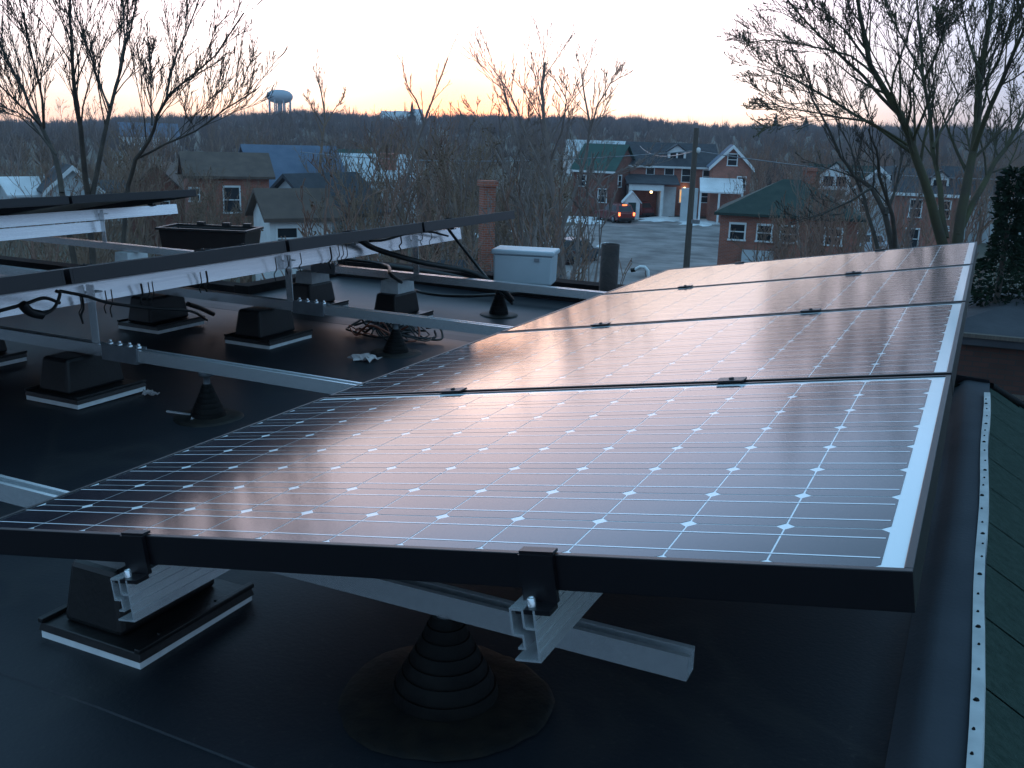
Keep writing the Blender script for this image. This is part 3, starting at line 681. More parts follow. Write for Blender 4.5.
limb_tree('maple_tree', 'big budding bare tree with mossy forked trunks at the right', [
    ([(943, 246), (931, 200), (916, 156), (900, 114), (870, 65), (860, 16), (855, -40)], .20, -1, 1),
    ([(957, 246), (966, 190), (974, 147), (981, 81), (994, 0), (1000, -50)], .21, 1, 0),
    ([(946, 238), (940, 190), (933, 150), (924, 75), (919, 16), (914, -40)], .12, 2),
    ([(974, 150), (990, 107), (1013, 55), (1030, 16), (1045, -40)], .11, -2),
    ([(958, 235), (985, 180), (1005, 148), (1030, 106), (1065, 60)], .14, 2, 0),
    ([(903, 119), (864, 75), (821, 39), (789, 2), (770, -30)], .07, -1),
    ([(916, 156), (880, 128), (830, 100), (790, 78), (757, 66)], .075, 1),
    ([(912, 148), (870, 122), (840, 118), (800, 110), (770, 104)], .055, -2),
    ([(880, 80), (850, 55), (810, 45), (775, 40), (750, 42)], .05, 2),
    ([(870, 65), (845, 30), (815, 5), (800, -20)], .05, 1),
    ([(924, 80), (938, 50), (946, 25), (950, -20)], .06, -1),
    ([(924, 78), (905, 45), (890, 15), (880, -30)], .05, 1),
    ([(933, 148), (952, 115), (958, 95), (945, 60), (940, 30)], .05, 2),
    ([(981, 81), (970, 45), (962, 10), (958, -30)], .06, 1),
    ([(981, 90), (1000, 60), (1012, 20), (1018, -30)], .06, -1),
    ], 18.5, M['bark_moss'], 11, 3, 18, .55, .42, rmin=.0046, buds=.26, upb=.16, rs=.48)

limb_tree('sapling', 'slender many-stemmed tree just left of the big mossy tree', [
    ([(893, 252), (886, 215), (872, 188), (854, 176), (841, 156), (818, 111), (806, 84)], .085, 1, 1),
    ([(895, 250), (893, 215), (880, 175), (876, 150), (868, 128)], .07, -1),
    ([(878, 250), (868, 215), (858, 180), (852, 150), (838, 125)], .06, 1),
    ([(886, 215), (895, 190), (902, 160), (900, 130)], .05, 1),
    ([(872, 188), (850, 200), (820, 215), (790, 222)], .04, -1),
    ], 21, M['bark'], 13, 3, 8, .6, .42, rmin=.006, buds=.15, rs=.75)

limb_tree('bare_tree_clump', 'bare tree with forked leader standing before the parking lot', [
    ([(563, 275), (561, 245), (556, 205), (549, 160), (544, 120), (542, 85), (545, 62)], .20, -1, 1),
    ([(560, 235), (574, 195), (587, 150), (590, 125), (584, 95), (582, 68)], .12, 1),
    ([(589, 135), (598, 105), (610, 84), (622, 76)], .06, -1),
    ([(562, 240), (580, 205), (605, 178), (628, 168), (650, 158)], .06, 1),
    ([(556, 205), (540, 165), (522, 125), (510, 92), (488, 62)], .09, 2),
    ([(549, 165), (562, 130), (566, 100), (556, 80)], .06, -2),
    ], 40, M['bark_grey'], 17, 3, 9, .55, .42, rmin=.010, rs=.75)
limb_tree('bare_tree_clump', 'dense grey bare tree clump behind the junction box', [
    ([(538, 275), (534, 235), (528, 190), (518, 145), (508, 110), (502, 80)], .16, 1, 1),
    ([(534, 240), (545, 200), (548, 160), (540, 120), (536, 95)], .10, -1),
    ([(530, 215), (512, 180), (495, 150), (480, 125), (476, 110)], .09, 2),
    ([(518, 150), (528, 120), (530, 95)], .06, -1),
    ], 44, M['bark_grey'], 19, 3, 9, .55, .42, rmin=.010, rs=.75)
limb_tree('bare_tree', 'thin forked bare tree standing clear against the sunset', [
    ([(398, 215), (407, 180), (413, 158), (420, 135), (428, 112), (436, 90), (448, 58)], .14, 1, 1),
    ([(424, 122), (416, 100), (407, 85), (402, 62)], .07, -1),
    ([(396, 205), (420, 182), (450, 165), (480, 150), (505, 138)], .07, 1),
    ], 46, M['bark_grey'], 23, 2, 8, .5, .32, rmin=.010, rs=.7)
limb_tree('bare_tree', 'thin twiggy bare tree right of the water tower', [
    ([(318, 190), (322, 150), (325, 120), (322, 95), (318, 82)], .13, 1, 1),
    ([(323, 130), (335, 108), (345, 96)], .06, 1), ([(323, 125), (312, 108), (308, 96)], .06, -1),
    ], 60, M['bark_brown'], 29, 3, 7, .5, .45, rmin=.012, rs=.7)

# dark evergreen at the right edge
def evergreen(name, label, px, D, ytop, seed, wid):
    rg = random.Random(seed); g0 = foot(px, 200, D); ztop = at_d(px, ytop, D).z-g0.z
    t = empty(name, g0, label, 'tree')
    b = MB(); b.tube([(0, 0, -.4), (0, 0, ztop*.9)], [.16, .03], 8); b.build('trunk', M['bark'], t)
    c = MB()
    for k in range(11000):
        h = rg.random()**.8; R = wid*(1-h)**.75*(.7+.45*sin(h*31+2*sin(h*9)+rg.random()))+.1
        a = rg.uniform(0, 2*pi); q = R*rg.random()**.45*(1+.32*sin(a*3+h*13)*cos(a*5-h*21))
        p = Vector((q*cos(a), q*sin(a), .25+h*(ztop-.25)-.12*q))
        d = Vector((cos(a)+rg.gauss(0, .5), sin(a)+rg.gauss(0, .5), rg.gauss(-.1, .5))).normalized(); s = rg.uniform(.05, .13)
        e = d.orthogonal().normalized(); e = Matrix.Rotation(rg.uniform(0, 6.28), 3, d) @ e
        c.add([p, p+d*s*.5+e*s*.22, p+d*s, p+d*s*.5-e*s*.22], [(0, 1, 2, 3)])
    c.build('crown', M['needle'], t)
evergreen('cedar_tree', 'dark evergreen cedar at the right edge beyond the last panel', 1012, 15, 168, 3, 1.05)
evergreen('cedar_tree', 'darker lower cedar below the mossy tree, beside the shingle corner', 1040, 17, 190, 4, 1.6)

# conifers on the skyline
for i, (px, top, lab) in enumerate([(412, 101, 'dark conifer on the skyline, tallest beside the white hill houses'), (776, 113, 'dark conifer on the skyline left of the big tree'), (806, 116, 'small dark conifer on the skyline behind the budding branches')]):
    D = 560; g0 = foot(px, 120, D); zt = at_d(px, top, D).z-g0.z
    t = empty('conifer', g0, lab, 'tree'); b = MB(); b.tube([(0, 0, -1), (0, 0, zt*.8)], [.4, .1], 6); b.build('trunk', M['bark'], t)
    c = MB(); rg = random.Random(i)
    for k in range(260):
        h = rg.random(); a = rg.uniform(0, 6.28); R = 3.2*(1-h)+.3; zz = 1+h*(zt-1)
        c.add([(0, 0, zz+.8), (R*cos(a-.3), R*sin(a-.3), zz-.5), (R*cos(a+.3), R*sin(a+.3), zz-.7)], [(0, 1, 2)])
    c.build('crown', M['needle'], t)

# far woods on the hill: one mass nobody could count
def woods():
    rs = np.random.RandomState(4); V = []; Fc = []; base = 0
    n = 7600
    az = np.radians(rs.uniform(-22, 78, n)); d = 175+800*rs.rand(n)**.62
    for i in range(n):
        x = CAMP.x-math.sin(az[i])*d[i]; y = CAMP.y+math.cos(az[i])*d[i]; z = ground_z(x, y)
        H = rs.uniform(5.0, 9.5) if d[i] < 420 else rs.uniform(5.5, 11.5)
        if rs.rand() < .05: H *= 1.3
        m = 34; w = (.05+.00026*d[i])
        cz = H*rs.uniform(.40, .55); rr = H*rs.uniform(.30, .46)
        u = rs.normal(0, 1, (m, 3)); u /= np.linalg.norm(u, axis=1)[:, None]; u[:, 2] *= 1.15
        q = rs.rand(m)**.33
        for k in range(m):
            ex, ey, ez = u[k]*rr*q[k]; tx, ty, tz = x+ex, y+ey, z+cz+ez
            bx, by, bz = x+ex*.35+rs.normal(0, .2), y+ey*.35, z+max(0, cz-rr*.9+ez*.25)
            if k < 2: bx, by, bz, tx, ty, tz = x, y, z, x+rs.normal(0, .5), y, z+cz
            sx, sy = math.cos(az[i])*w, math.sin(az[i])*w
            V += [(bx-sx, by-sy, bz), (bx+sx, by+sy, bz), (tx, ty, tz)]; Fc.append((base, base+1, base+2)); base += 3
    b = MB(); b.v = V; b.f = Fc; b.m = [0]*len(Fc); b.sm = [False]*len(Fc)
    return tag(b.build('woods', M['woods']), 'brown leafless woods covering the far hill below the skyline', 'woods', kind='stuff')
woods()
# low brush between the trees
def brush():
    rg = random.Random(31); b = MB()
    for i in range(5200):
        if i < 3000: px, D = rg.uniform(-80, 570), 14+rg.random()**1.3*90
        else: px, D = rg.uniform(-100, 1100), rg.uniform(95, 175)
        if 215 < px < 335 and D < 80: continue
        if 560 < px < 960 and D < 140: continue
        p = foot(px, 190, D)
        for k in range(6):
            hgt = rg.uniform(.4, 2.0); d = Vector((rg.gauss(0, .35), rg.gauss(0, .35), 1))
            s = Vector((rg.gauss(0, 1), rg.gauss(0, 1), 0)).normalized()*(.012+.0005*D)
            q = p+Vector((rg.gauss(0, .5), rg.gauss(0, .5), 0)); b.add([q-s, q+s, q+d*hgt], [(0, 1, 2)])
    return tag(b.build('brush', M['bark_brown']), 'tangled brown winter brush on the slope below the roof', 'brush', kind='stuff')
brush()

# ------------------------------------------------------------------ haze
b = MB(); b.box(-1160, -1160, -9.6, 1160, 1160, 62)
hz = b.build('haze', []); 
hm = bpy.data.materials.new('evening_haze'); hm.use_nodes = True; hn = hm.node_tree; hn.nodes.clear()
ho = hn.nodes.new('ShaderNodeOutputMaterial'); hv = hn.nodes.new('ShaderNodeVolumePrincipled')
hv.inputs['Color'].default_value = (0.86, 0.86, 0.98, 1); hv.inputs['Density'].default_value = 0.00032
hn.links.new(hv.outputs[0], ho.inputs['Volume']); hz.data.materials.append(hm); tag(hz, 'thin blue evening haze over the town', 'haze', kind='stuff')

# ------------------------------------------------------------------ utility pole and wires
D = 46; pt = at_d(696.6, 128, D); pb = Vector((pt.x, pt.y, GZ))
t = empty('utility_pole', pb, 'weathered wooden utility pole standing in the parking lot', 'utility pole')
b = MB(); b.tube([(0, 0, -.5), (0, 0, pt.z-GZ)], [.17, .115], 12); b.build('pole', M['wood'], t)
zc = at_d(690, 221, D).z-GZ
b = MB(); b.box(-.1, -.1, zc-.1, .45, .1, zc+.08); b.build('bracket', M['dull_metal'], t)
b = MB(); b.lathe([(.05, pt.z-GZ-1.1), (.11, pt.z-GZ-1.05), (.11, pt.z-GZ-.9), (.05, pt.z-GZ-.85)], 10, (.14, .02)); b.build('insulator', M['white_paint'], t)
def wire(name, label, a, c, sag, r=.018, m='dull_metal', group=None):
    b = MB(); P = []
    for k in range(25):
        s = k/24; P.append(a.lerp(c, s)-Vector((0, 0, sag*4*s*(1-s))))
    b.tube([q-a for q in P], r, 5, caps=False); o = b.build(name, M[m], loc=a); return tag(o, label, 'wire', group)
top = pt-Vector((0, 0, 1.0))
wire('overhead_wire', 'thin pale overhead wire from utility pole towards the chimneys', top, at_d(300, 152, 60), .5, .025)
wire('overhead_wire', 'thin overhead wire from utility pole past the hip-roofed house', top, at_d(1060, 178, 70), .5, .025)
wire('overhead_wire', 'short overhead wire from utility pole to the dormered garage house', top, at_d(640, 146, 112), .6, .025)

# ------------------------------------------------------------------ cars
def car(label, pos, rz, paint, lit, group='parked cars', s=1.0):
    t = empty('parked_car', pos, label, 'car', group, rz); t.scale = (s, s, s)
    L, Wd = 4.5, 1.8
    lo = [(-2.25, .35), (-2.22, .95), (-1.95, 1.02), (1.0, 1.0), (2.05, .85), (2.25, .62), (2.25, .32), (1.85, .25), (-1.9, .25)]
    b = MB(); b.prism(lo, -Wd/2, Wd/2, 'y')
    cab = [(-2.12, 1.0), (-1.72, 1.66), (.0, 1.72), (.85, 1.0)]
    vs = [(x, -Wd/2+.03+(z-1)*.22, z) for x, z in cab]+[(x, Wd/2-.03-(z-1)*.22, z) for x, z in cab]
    b.add(vs, [(0, 1, 2, 3), (7, 6, 5, 4), (0, 4, 5, 1), (1, 5, 6, 2), (2, 6, 7, 3)]); b.build('body', paint, t, bevel=.06)
    g = MB()
    for sg in (-1, 1):
        yy = lambda z: sg*(Wd/2-.03-(z-1)*.22+.012)
        for q in ([(-1.82, 1.06), (-1.6, 1.56), (-.75, 1.6), (-.75, 1.06)], [(-.66, 1.06), (-.66, 1.6), (.0, 1.6), (.62, 1.06)]):
            g.add([(x, yy(z), z) for x, z in q], [(0, 1, 2, 3)])
    g.add([(-2.09, -.70, 1.07), (-2.09, .70, 1.07), (-1.80, .60, 1.56), (-1.80, -.60, 1.56)], [(0, 1, 2, 3)])
    g.add([(.80, -.70, 1.07), (.80, .70, 1.07), (.12, .60, 1.62), (.12, -.60, 1.62)], [(0, 1, 2, 3)])
    g.build('window', M['glass'], t)
    for x in (-1.4, 1.4):
        for sg in (-1, 1):
            w = MB(); pr = [(.2, -.1), (.31, -.1), (.33, -.06), (.33, .06), (.31, .1), (.2, .1)]
            w.lathe(pr, 16); o = w.build('wheel', M['tyre'], t, loc=(x, sg*(Wd/2-.06), .33)); o.rotation_euler = (pi/2, 0, 0)
            r = MB(); r.lathe([(.02, -.11), (.2, -.11), (.2, .11), (.02, .11)], 12); r.build('rim', M['dull_metal'], o)
    for sg in (-1, 1):
        w = MB(); w.box(-2.29, sg*.76-.085, .70, -2.2, sg*.76+.085, 1.0); w.build('tail_lamp', M['tail'] if lit else M['car_red'], t, bevel=.02)
        w = MB(); w.box(2.12, sg*.66-.16, .6, 2.27, sg*.66+.16, .78); w.build('headlight', M['white_paint'], t, bevel=.02)
    if lit:
        w = MB(); w.box(-1.86, -.2, 1.60, -1.74, .2, 1.68); w.build('brake_lamp', M['tail'], t)
    w = MB(); w.box(-2.30, -.85, .3, -2.2, .85, .52); w.box(2.2, -.85, .28, 2.32, .85, .48); w.build('bumper', M['black_plastic'], t, bevel=.03)
    return t
p = at_z(614, 221.5, GZ); car('dark red car with its tail lamps glowing by the snow bank', p, YAW+pi/2-radians(-24), M['car_red'], True, s=1.12)
p = at_z(634, 216, GZ); car('plain dark car just beyond the brake-lit red car', p, YAW+pi/2+radians(35), M['car_red'], False)
p = at_z(577, 262, GZ); car('charcoal car parked behind the grey junction box and bare trunk', p, YAW+radians(62), M['car_dark'], False)
p = at_z(856, 254, GZ); car('silver car peeking over the last panel beside the hip-roofed house', p, YAW+radians(185), M['car_silver'], False)
p = at_z(915, 243, GZ); car('silver car parked behind the mossy trunks', p, YAW+radians(170), M['car_silver'], False)

# ------------------------------------------------------------------ our own house: roof, edge strip, shingle slope
EX = 1.66
t = empty('flat_roofed_house', (0, 0, RZ), 'house whose black membrane roof carries the solar panels, with green shingle skirt', 'house')
b = MB()
def sheet(b, xs, ys, zf, mi=0):
    n = len(xs); o = [(x, y, zf(x, y)) for y in ys for x in xs]
    b.add(o, [(j*n+i, j*n+i+1, (j+1)*n+i+1, (j+1)*n+i) for j in range(len(ys)-1) for i in range(n-1)], mi, True)
fall = lambda y: -.07*smooth(2.9, 3.6, y)
wob = lambda x, y: .004*sin(x*3.1+y*1.7)+.003*sin(y*4.3-x*2.2)+(fall(y) if x < .55 else 0)
sheet(b, [-6.5+.25*i for i in range(16)], [-3+.25*i for i in range(29)], wob)            # left wing, y to 4.0
sheet(b, [-2.75+.25*i for i in range(14)], [-3+.25*i for i in range(33)], wob)           # x to .5, y to 5.0
rise = lambda x, y: wob(x, y)+.05*smooth(1.52, 1.59, x+.012*sin(y*2.3))
sheet(b, [.5, .7, .9, 1.1, 1.3, 1.40, 1.47, 1.50, 1.525], [-3+.25*i for i in range(27)], rise)      # right strip, y to 3.5
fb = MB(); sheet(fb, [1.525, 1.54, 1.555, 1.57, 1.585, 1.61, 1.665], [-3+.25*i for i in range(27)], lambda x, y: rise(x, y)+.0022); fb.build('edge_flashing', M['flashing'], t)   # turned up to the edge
b.build('roof', M['membrane'], t)
for yy in (.02, 2.05, 3.42):
    b = MB(); xs = [-6.5+.25*i for i in range(29)]+[.7, .9, 1.1, 1.3, 1.46]
    for a, c in zip(xs, xs[1:]):
        e = [yy+.004*sin(a*7), yy+.004*sin(c*7)]
        b.add([(a, e[0], wob(a, yy)+.003), (c, e[1], wob(c, yy)+.003), (c, e[1]+.11, wob(c, yy)+.003), (a, e[0]+.11, wob(a, yy)+.003)], [(0, 1, 2, 3)])
        b.add([(a, e[0]-.004, wob(a, yy)-.002), (c, e[1]-.004, wob(c, yy)-.002), (c, e[1], wob(c, yy)+.003), (a, e[0], wob(a, yy)+.003)], [(0, 1, 2, 3)])
    b.build('membrane_seam', M['membrane'], t)
b = MB(); b.box(-2.75, 5.0, -.14, .62, 5.16, .05); b.box(-2.87, 4.0, -.14, -2.752, 5.16, -.02); b.box(-6.5, 4.0, -.14, -2.872, 4.14, -.03); b.box(-6.62, -3, -.1, -6.502, 4.14, .015); b.build('parapet', M['kerb'], t)
b = MB(); b.prism([(-6.5, -3), (EX-.08, -3), (EX-.08, 3.45), (.6, 3.45), (.6, 5.1), (-2.8, 5.1), (-2.8, 4.07), (-6.5, 4.07)], -7.6, -.12, 'z'); b.build('wall', M['brick'], t)
b = MB()
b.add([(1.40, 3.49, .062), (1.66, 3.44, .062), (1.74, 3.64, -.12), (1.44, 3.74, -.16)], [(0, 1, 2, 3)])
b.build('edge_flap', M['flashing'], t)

# panels etc. are added below by the array section
b = MB()
ys = [-3+.2*i for i in range(32)]
for i in range(len(ys)-1):
    j = .0025*sin(i*1.1); j2 = .0025*sin((i+1)*1.1)
    b.add([(1.642+j, ys[i], .060), (1.664+j, ys[i], .062), (1.664+j2, ys[i+1], .062), (1.642+j2, ys[i+1], .060)], [(0, 1, 2, 3)])
    b.add([(1.664+j, ys[i], .062), (1.670+j, ys[i], .03), (1.670+j2, ys[i+1], .03), (1.664+j2, ys[i+1], .062)], [(0, 1, 2, 3)])
es = b.build('edge_strip', M['white_metal'], t)
for i in range(44):
    y = -1.0+i*.095+.02*sin(i*5.1); b = MB(); r = .0032 if i % 3 else .006
    b.lathe([(r, .0605), (r*.6, .0645)], 8, (1.653+.003*sin(y*9.5), y)); b.build('nail', M['black_rubber'], es)
# green shingle slope going down to the right: courses of overlapping tabs
b = MB(); sl = radians(33); rg = random.Random(2)
nc = 16; cw = .145
for c in range(nc):
    s0 = c*cw; s1 = s0+cw+.02
    y = -3.2+rg.uniform(0, .3)
    yend = 3.42+ s0*.55
    while y < yend:
        w = .31; y1 = min(y+w-.007, yend+.0)
        if y1 > y:
            lift = .004+rg.uniform(0, .003)
            X = lambda s: 1.668+s*cos(sl); Z = lambda s, l: .034-s*sin(sl)+l
            b.add([(X(s0), y, Z(s0, .001)), (X(s1), y, Z(s1, lift+.004)), (X(s1), y1, Z(s1, lift+.004)), (X(s0), y1, Z(s0, .001)),
                   (X(s1), y, Z(s1, -.004)), (X(s1), y1, Z(s1, -.004))], [(0, 1, 2, 3), (1, 4, 5, 2)])
        y += w
    b.add([(X(s0), -3.3, Z(s0, -.006)), (X(s1), -3.3, Z(s1, -.006)), (X(s1), yend, Z(s1, -.006)), (X(s0), yend, Z(s0, -.006))], [(0, 1, 2, 3)])
# hip return facing away
e0 = 3.42; S = nc*cw
b.add([(1.668, e0, .034), (1.668+S*cos(sl), e0+S*.55, .034-S*sin(sl)), (1.0, e0+S*.55, .034-S*sin(sl)), (1.0, e0, .034)], [(0, 1, 2, 3)])
sh = b.build('shingle_slope', M['shingle'], t)
b = MB(); b.tube([(1.668, e0, .038), (1.668+S*cos(sl), e0+S*.55, .038-S*sin(sl))], .02, 6); b.build('hip_cap', M['black_rubber'], t)

# ------------------------------------------------------------------ solar panels
PW, PD, PH, PITCHY = 1.558, 1.046, .048, 1.068
CP, LIP = .1262, .010
def panel_meshes():
    f = MB()
    f.box(0, 0, -PH, PW, LIP, 0); f.box(0, PD-LIP, -PH, PW, PD, 0); f.box(0, LIP, -PH, LIP, PD-LIP, 0); f.box(PW-LIP, LIP, -PH, PW, PD-LIP, 0)
    f.box(LIP, LIP, -PH, LIP+.022, PD-LIP, -PH+.002); f.box(PW-LIP-.022, LIP, -PH, PW-LIP, PD-LIP, -PH+.002)
    c = MB(); z = -.0022
    c.box(LIP, LIP, z-.005, PW-LIP, PD-LIP, z, 1)
    x0 = PW-.033-12*CP; y0 = .009; g = .0013; k = .0100
    for i in range(12):
        for j in range(8):
            a, b_, e, h = x0+i*CP+g, x0+(i+1)*CP-g, y0+j*CP+g, y0+(j+1)*CP-g; zz = z+.0004; a = max(a, LIP)
            kk = k
            c.add([(a+kk, e, zz), (b_-kk, e, zz), (b_, e+kk, zz), (b_, h-kk, zz), (b_-kk, h, zz), (a+kk, h, zz), (a, h-kk, zz), (a, e+kk, zz)], [tuple(range(8))], 0)
    for j in range(8):
        for q in (.25, .75):
            yb = y0+(j+q)*CP; c.add([(LIP, yb-.0015, z+.0007), (x0+12*CP-.004, yb-.0015, z+.0007), (x0+12*CP-.004, yb+.0015, z+.0007), (LIP, yb+.0015, z+.0007)], [(0, 1, 2, 3)], 2)
    return f, c
RAILU = (.400, 1.112)               # where the two rails pass under each panel, along its slope
def mid_clamp(u, y):
    b = MB(); b.box(u-.030, y-.019, .0015, u+.030, y+.019, .006); b.box(u-.022, y-.006, -.04, u+.022, y+.006, .0015); b.lathe([(.006, .006), (.006, .009), (.004, .010)], 8, (u, y)); return b
def end_clamp(u, y, s):
    b = MB(); b.box(u-.024, min(y+s*.012, y-s*.004), .001, u+.024, max(y+s*.012, y-s*.004), .005)
    b.box(u-.024, min(y-s*.0005, y-s*.008), -PH-.014, u+.024, max(y-s*.0005, y-s*.008), .001)
    b.box(u-.024, min(y-s*.008, y-s*.034), -PH-.020, u+.024, max(y-s*.008, y-s*.034), -PH-.014); return b
fm, cm = panel_meshes()
rowx = (0.0, -2.492, -4.93)
place = ['nearest', 'second', 'third', 'farthest']
rowname = ['front row at the right', 'middle row', 'back row at the left']
proto = None
for r in range(3):
    for k in range(4):
        if r == 2 and k == 0: continue
        lab = {0: 'black framed solar panel, %s of the four in the row beside the shingle slope' % place[k],
               1: 'dark grey edged solar panel, %s of the four in the middle row with hanging cables' % place[k],
               2: 'dark grey edged solar panel, %s of those in the row by the left tree' % ['', 'nearest', 'second', 'farthest'][k]}[r]
        loc = (rowx[r], k*PITCHY, 0)
        if proto is None:
            t = empty('solar_panel', loc, lab, 'solar panel', 'solar panels on the roof', ry=-TH)
            fr = fm.build('frame', M['black_frame'], t, bevel=.0015); cs = cm.build('cell_sheet', [M['cell'], M['backsheet'], M['busbar']], t)
            proto = (t, fr, cs)
        else:
            t = proto[0].copy(); COL.objects.link(t); t.location = loc; t['label'] = lab
            for ch in proto[1:]:
                c = ch.copy(); COL.objects.link(c); c.parent = t
        for u in RAILU:
            if k < 3: mid_clamp(u, PD+.011).build('clamp', M['black_frame'], t)
            else: end_clamp(u, PD, -1).build('clamp', M['black_frame'], t)
            if k == 0:
                o = end_clamp(u, 0, 1).build('end_clamp', M['black_frame'], t)
                b = MB(); b.lathe([(.0055, -PH-.0195), (.0055, -PH-.004), (.004, -PH-.002), (.003, -PH-.004)], 12, (u-.006, -.021)); b.build('bolt', M['metal'], o)

# ------------------------------------------------------------------ rails (extruded, open profile at the cut end)
def rail_mesh(L):
    b = MB(); h, w = .072, .036; t = .003
    R = [(w-t, 0, w, .070), (0, 0, w-t, t), (0, .034, t, h-t), (0, h-t, .020, h), (.017, .046, .020, h-t), (.020, .044, w-t, .047), (t, .034, .017, .037), (.014, .016, .017, .034), (.006, .016, .014, .019)]
    for (x0, z0, x1, z1) in R: b.box(x0, 0, z0, x1, L, z1)
    for z in (.010, .024, .038, .052): b.box(w, 0, z, w+.0012, L, z+.005)
    return b
def rail(lab, row, u, y0, y1, m):
    t = empty('mounting_rail', (rowx[row]+u*cos(TH)+(PH+.004)*sin(TH)-.018, y0, u*sin(TH)-PH*cos(TH)-.072-.017), lab, 'rail', 'aluminium rails under the solar panels', ry=-TH)
    rail_mesh(y1-y0).build('rail', m, t); return t
rail('bare aluminium rail over the front ballast block, its cut end showing', 0, RAILU[0], -.035, 4.32, M['metal'])
rail('bare aluminium rail beside the conical roof boot, its cut end showing', 0, RAILU[1], -.035, 4.34, M['metal'])
rail('ribbed aluminium rail under the low side of the middle row', 1, RAILU[0], -.2, 4.05, M['metal'])
rail('ribbed aluminium rail with hanging cables under the middle row', 1, RAILU[1], -.2, 4.37, M['metal'])
o = rail('shorter lower aluminium rail under the back row by the left tree', 2, RAILU[1]-.02, .9, 3.82, M['metal'])
o.location.z -= .078
rail('longer upper aluminium rail under the back row by the left tree', 2, RAILU[1], .9, 4.5, M['metal'])

# ------------------------------------------------------------------ struts across the roof
SY = (.35, 1.50, 2.64, 3.79); SZ = -.088
def strut(lab, x0, x1, y, z=SZ):
    b = MB(); w, h, t = .041, .043, .0028; L = x1-x0
    b.box(0, -w/2, -h, L, w/2, -h+t); b.box(0, -w/2, -h+t, L, -w/2+t, 0); b.box(0, w/2-t, -h+t, L, w/2, 0)
    b.box(0, -w/2+t, -t, L, -w/2+.010, 0); b.box(0, w/2-.010, -t, L, w/2-t, 0)
    o = b.build('channel_strut', M['metal'], loc=(x0, y, z)); return tag(o, lab, 'strut', 'channel struts across the roof')
where = ['under the nearest panel', 'beside the small roof boot', 'over the wire tangle', 'at the far roof edge']
XR = [1.222, 1.15, 1.15, .95]; SPL = []
for i, y in enumerate(SY):
    xs = {0: -1.30, 1: at_y(142, 360, y).x, 2: at_y(326, 305, y).x, 3: -1.9}[i]
    strut('aluminium channel strut running across the roof %s' % where[i], xs-.02, XR[i], y)
    strut('channel strut under the middle row, continuing the one %s' % where[i], xs-2.60, xs-.024, y)
    if i: strut('channel strut under the back row, in line with the one %s' % where[i], xs-4.6, xs-2.604, y)
    SPL.append(xs)
    b = MB(); b.box(-.17, -.026, -.052, .0, -.0215, .006); b.box(-.17, .0215, -.052, 0, .026, .006); b.box(-.17, -.0215, -.052, 0, .0215, -.0475)
    t = empty('splice_sleeve', (xs, y, SZ), 'bolted metal splice sleeve on the strut %s' % where[i], 'bracket', 'splice sleeves on the struts')
    b.build('sleeve', M['dull_metal'], t)
    for q in (-.15, -.105, -.055, -.012):
        b = MB(); b.lathe([(.011, .003), (.011, .010), (.006, .012), (.006, .020)], 6, (q, 0)); b.build('bolt', M['metal'], t)
# tilt legs
for r, lab in ((0, 'front row'), (1, 'middle row'), (2, 'back row')):
    for i, y in enumerate(SY):
        if r != 1 and i == 0: continue
        x = rowx[r]+RAILU[1]*cos(TH)+(.055 if r else .03); zt = RAILU[1]*sin(TH)-.062
        b = MB(); y0, y1 = y-.012, y-.007; w = .011 if r == 0 else .018
        b.add([(x-w, y0, SZ-.034), (x+w, y0, SZ-.034), (x+w-.012, y0, zt), (x-w-.012, y0, zt), (x-w, y1, SZ-.034), (x+w, y1, SZ-.034), (x+w-.012, y1, zt), (x-w-.012, y1, zt)],
                        [(0, 1, 2, 3), (7, 6, 5, 4), (0, 1, 5, 4), (1, 2, 6, 5), (2, 3, 7, 6), (3, 0, 4, 7)])
        b.box(x-.03, y1, zt-.03, x+.006, y+.03, zt-.025)
        o = b.build('tilt_leg', M['dull_metal'] if r == 0 else M['metal']); tag(o, 'flat metal leg propping the %s rail on the strut %s' % (lab, where[i]), 'leg bracket', 'tilt legs under the rails')

# ------------------------------------------------------------------ ballast blocks
bl = empty('ballast_block', (0, 0, RZ), 'x', 'ballast block', 'black ballast blocks under the struts')
b = MB(); b.box(-.132, -.160, .002, .132, .160, .0185); pad = b.build('foam_pad', M['foam'], bl)
b = MB(); b.box(-.136, -.164, .019, .136, .164, .036, taper=.004); b.box(-.136, -.164, .036, -.122, .164, .046); b.box(.122, -.164, .036, .136, .164, .046)
for q in (-.09, .07): b.box(.105, q, .0362, .119, q+.03, .040)
tray = b.build('tray', M['black_plastic'], bl, bevel=.004)
b = MB(); b.box(-.10, -.135, .036, .06, .135, .165, taper=.016); hump = b.build('block', M['black_plastic'], bl, bevel=.012)
kids(bl)
bspots = [(.092, .31, 'black ballast block on white foam under the nearest panel', 0), (-1.42, 1.50, 'black ballast block in the open between rows, near the loose clips', 0),
          (-2.20, 1.60, 'black ballast block at the left under the middle row near end', 0), (-1.49, 2.65, 'black ballast block right of the leg, before the wire tangle', 0),
          (-2.155, 2.63, 'black ballast block under the middle row, crossed by a black cable end', 0), (-1.46, 3.79, 'black ballast block carrying a white spacer in front of the parapet', 1),
          (-2.07, 3.80, 'black ballast block with white spacer behind the upright leg', 1), (-3.55, 3.80, 'black ballast block with white spacer between middle and back rows', 1), (-4.6, 2.65, 'black ballast block under the back row', 0)]
for i, (x, y, lab, sp) in enumerate(bspots):
    o = bl if i == 0 else copy_tree(bl)
    o.location = (x, y, RZ); o['label'] = lab
    if sp:
        o.location.z = RZ-.07
        b = MB(); b.box(-.075, -.09, .1655, .045, .09, .235, taper=.004); b.build('spacer', M['foam'], o)

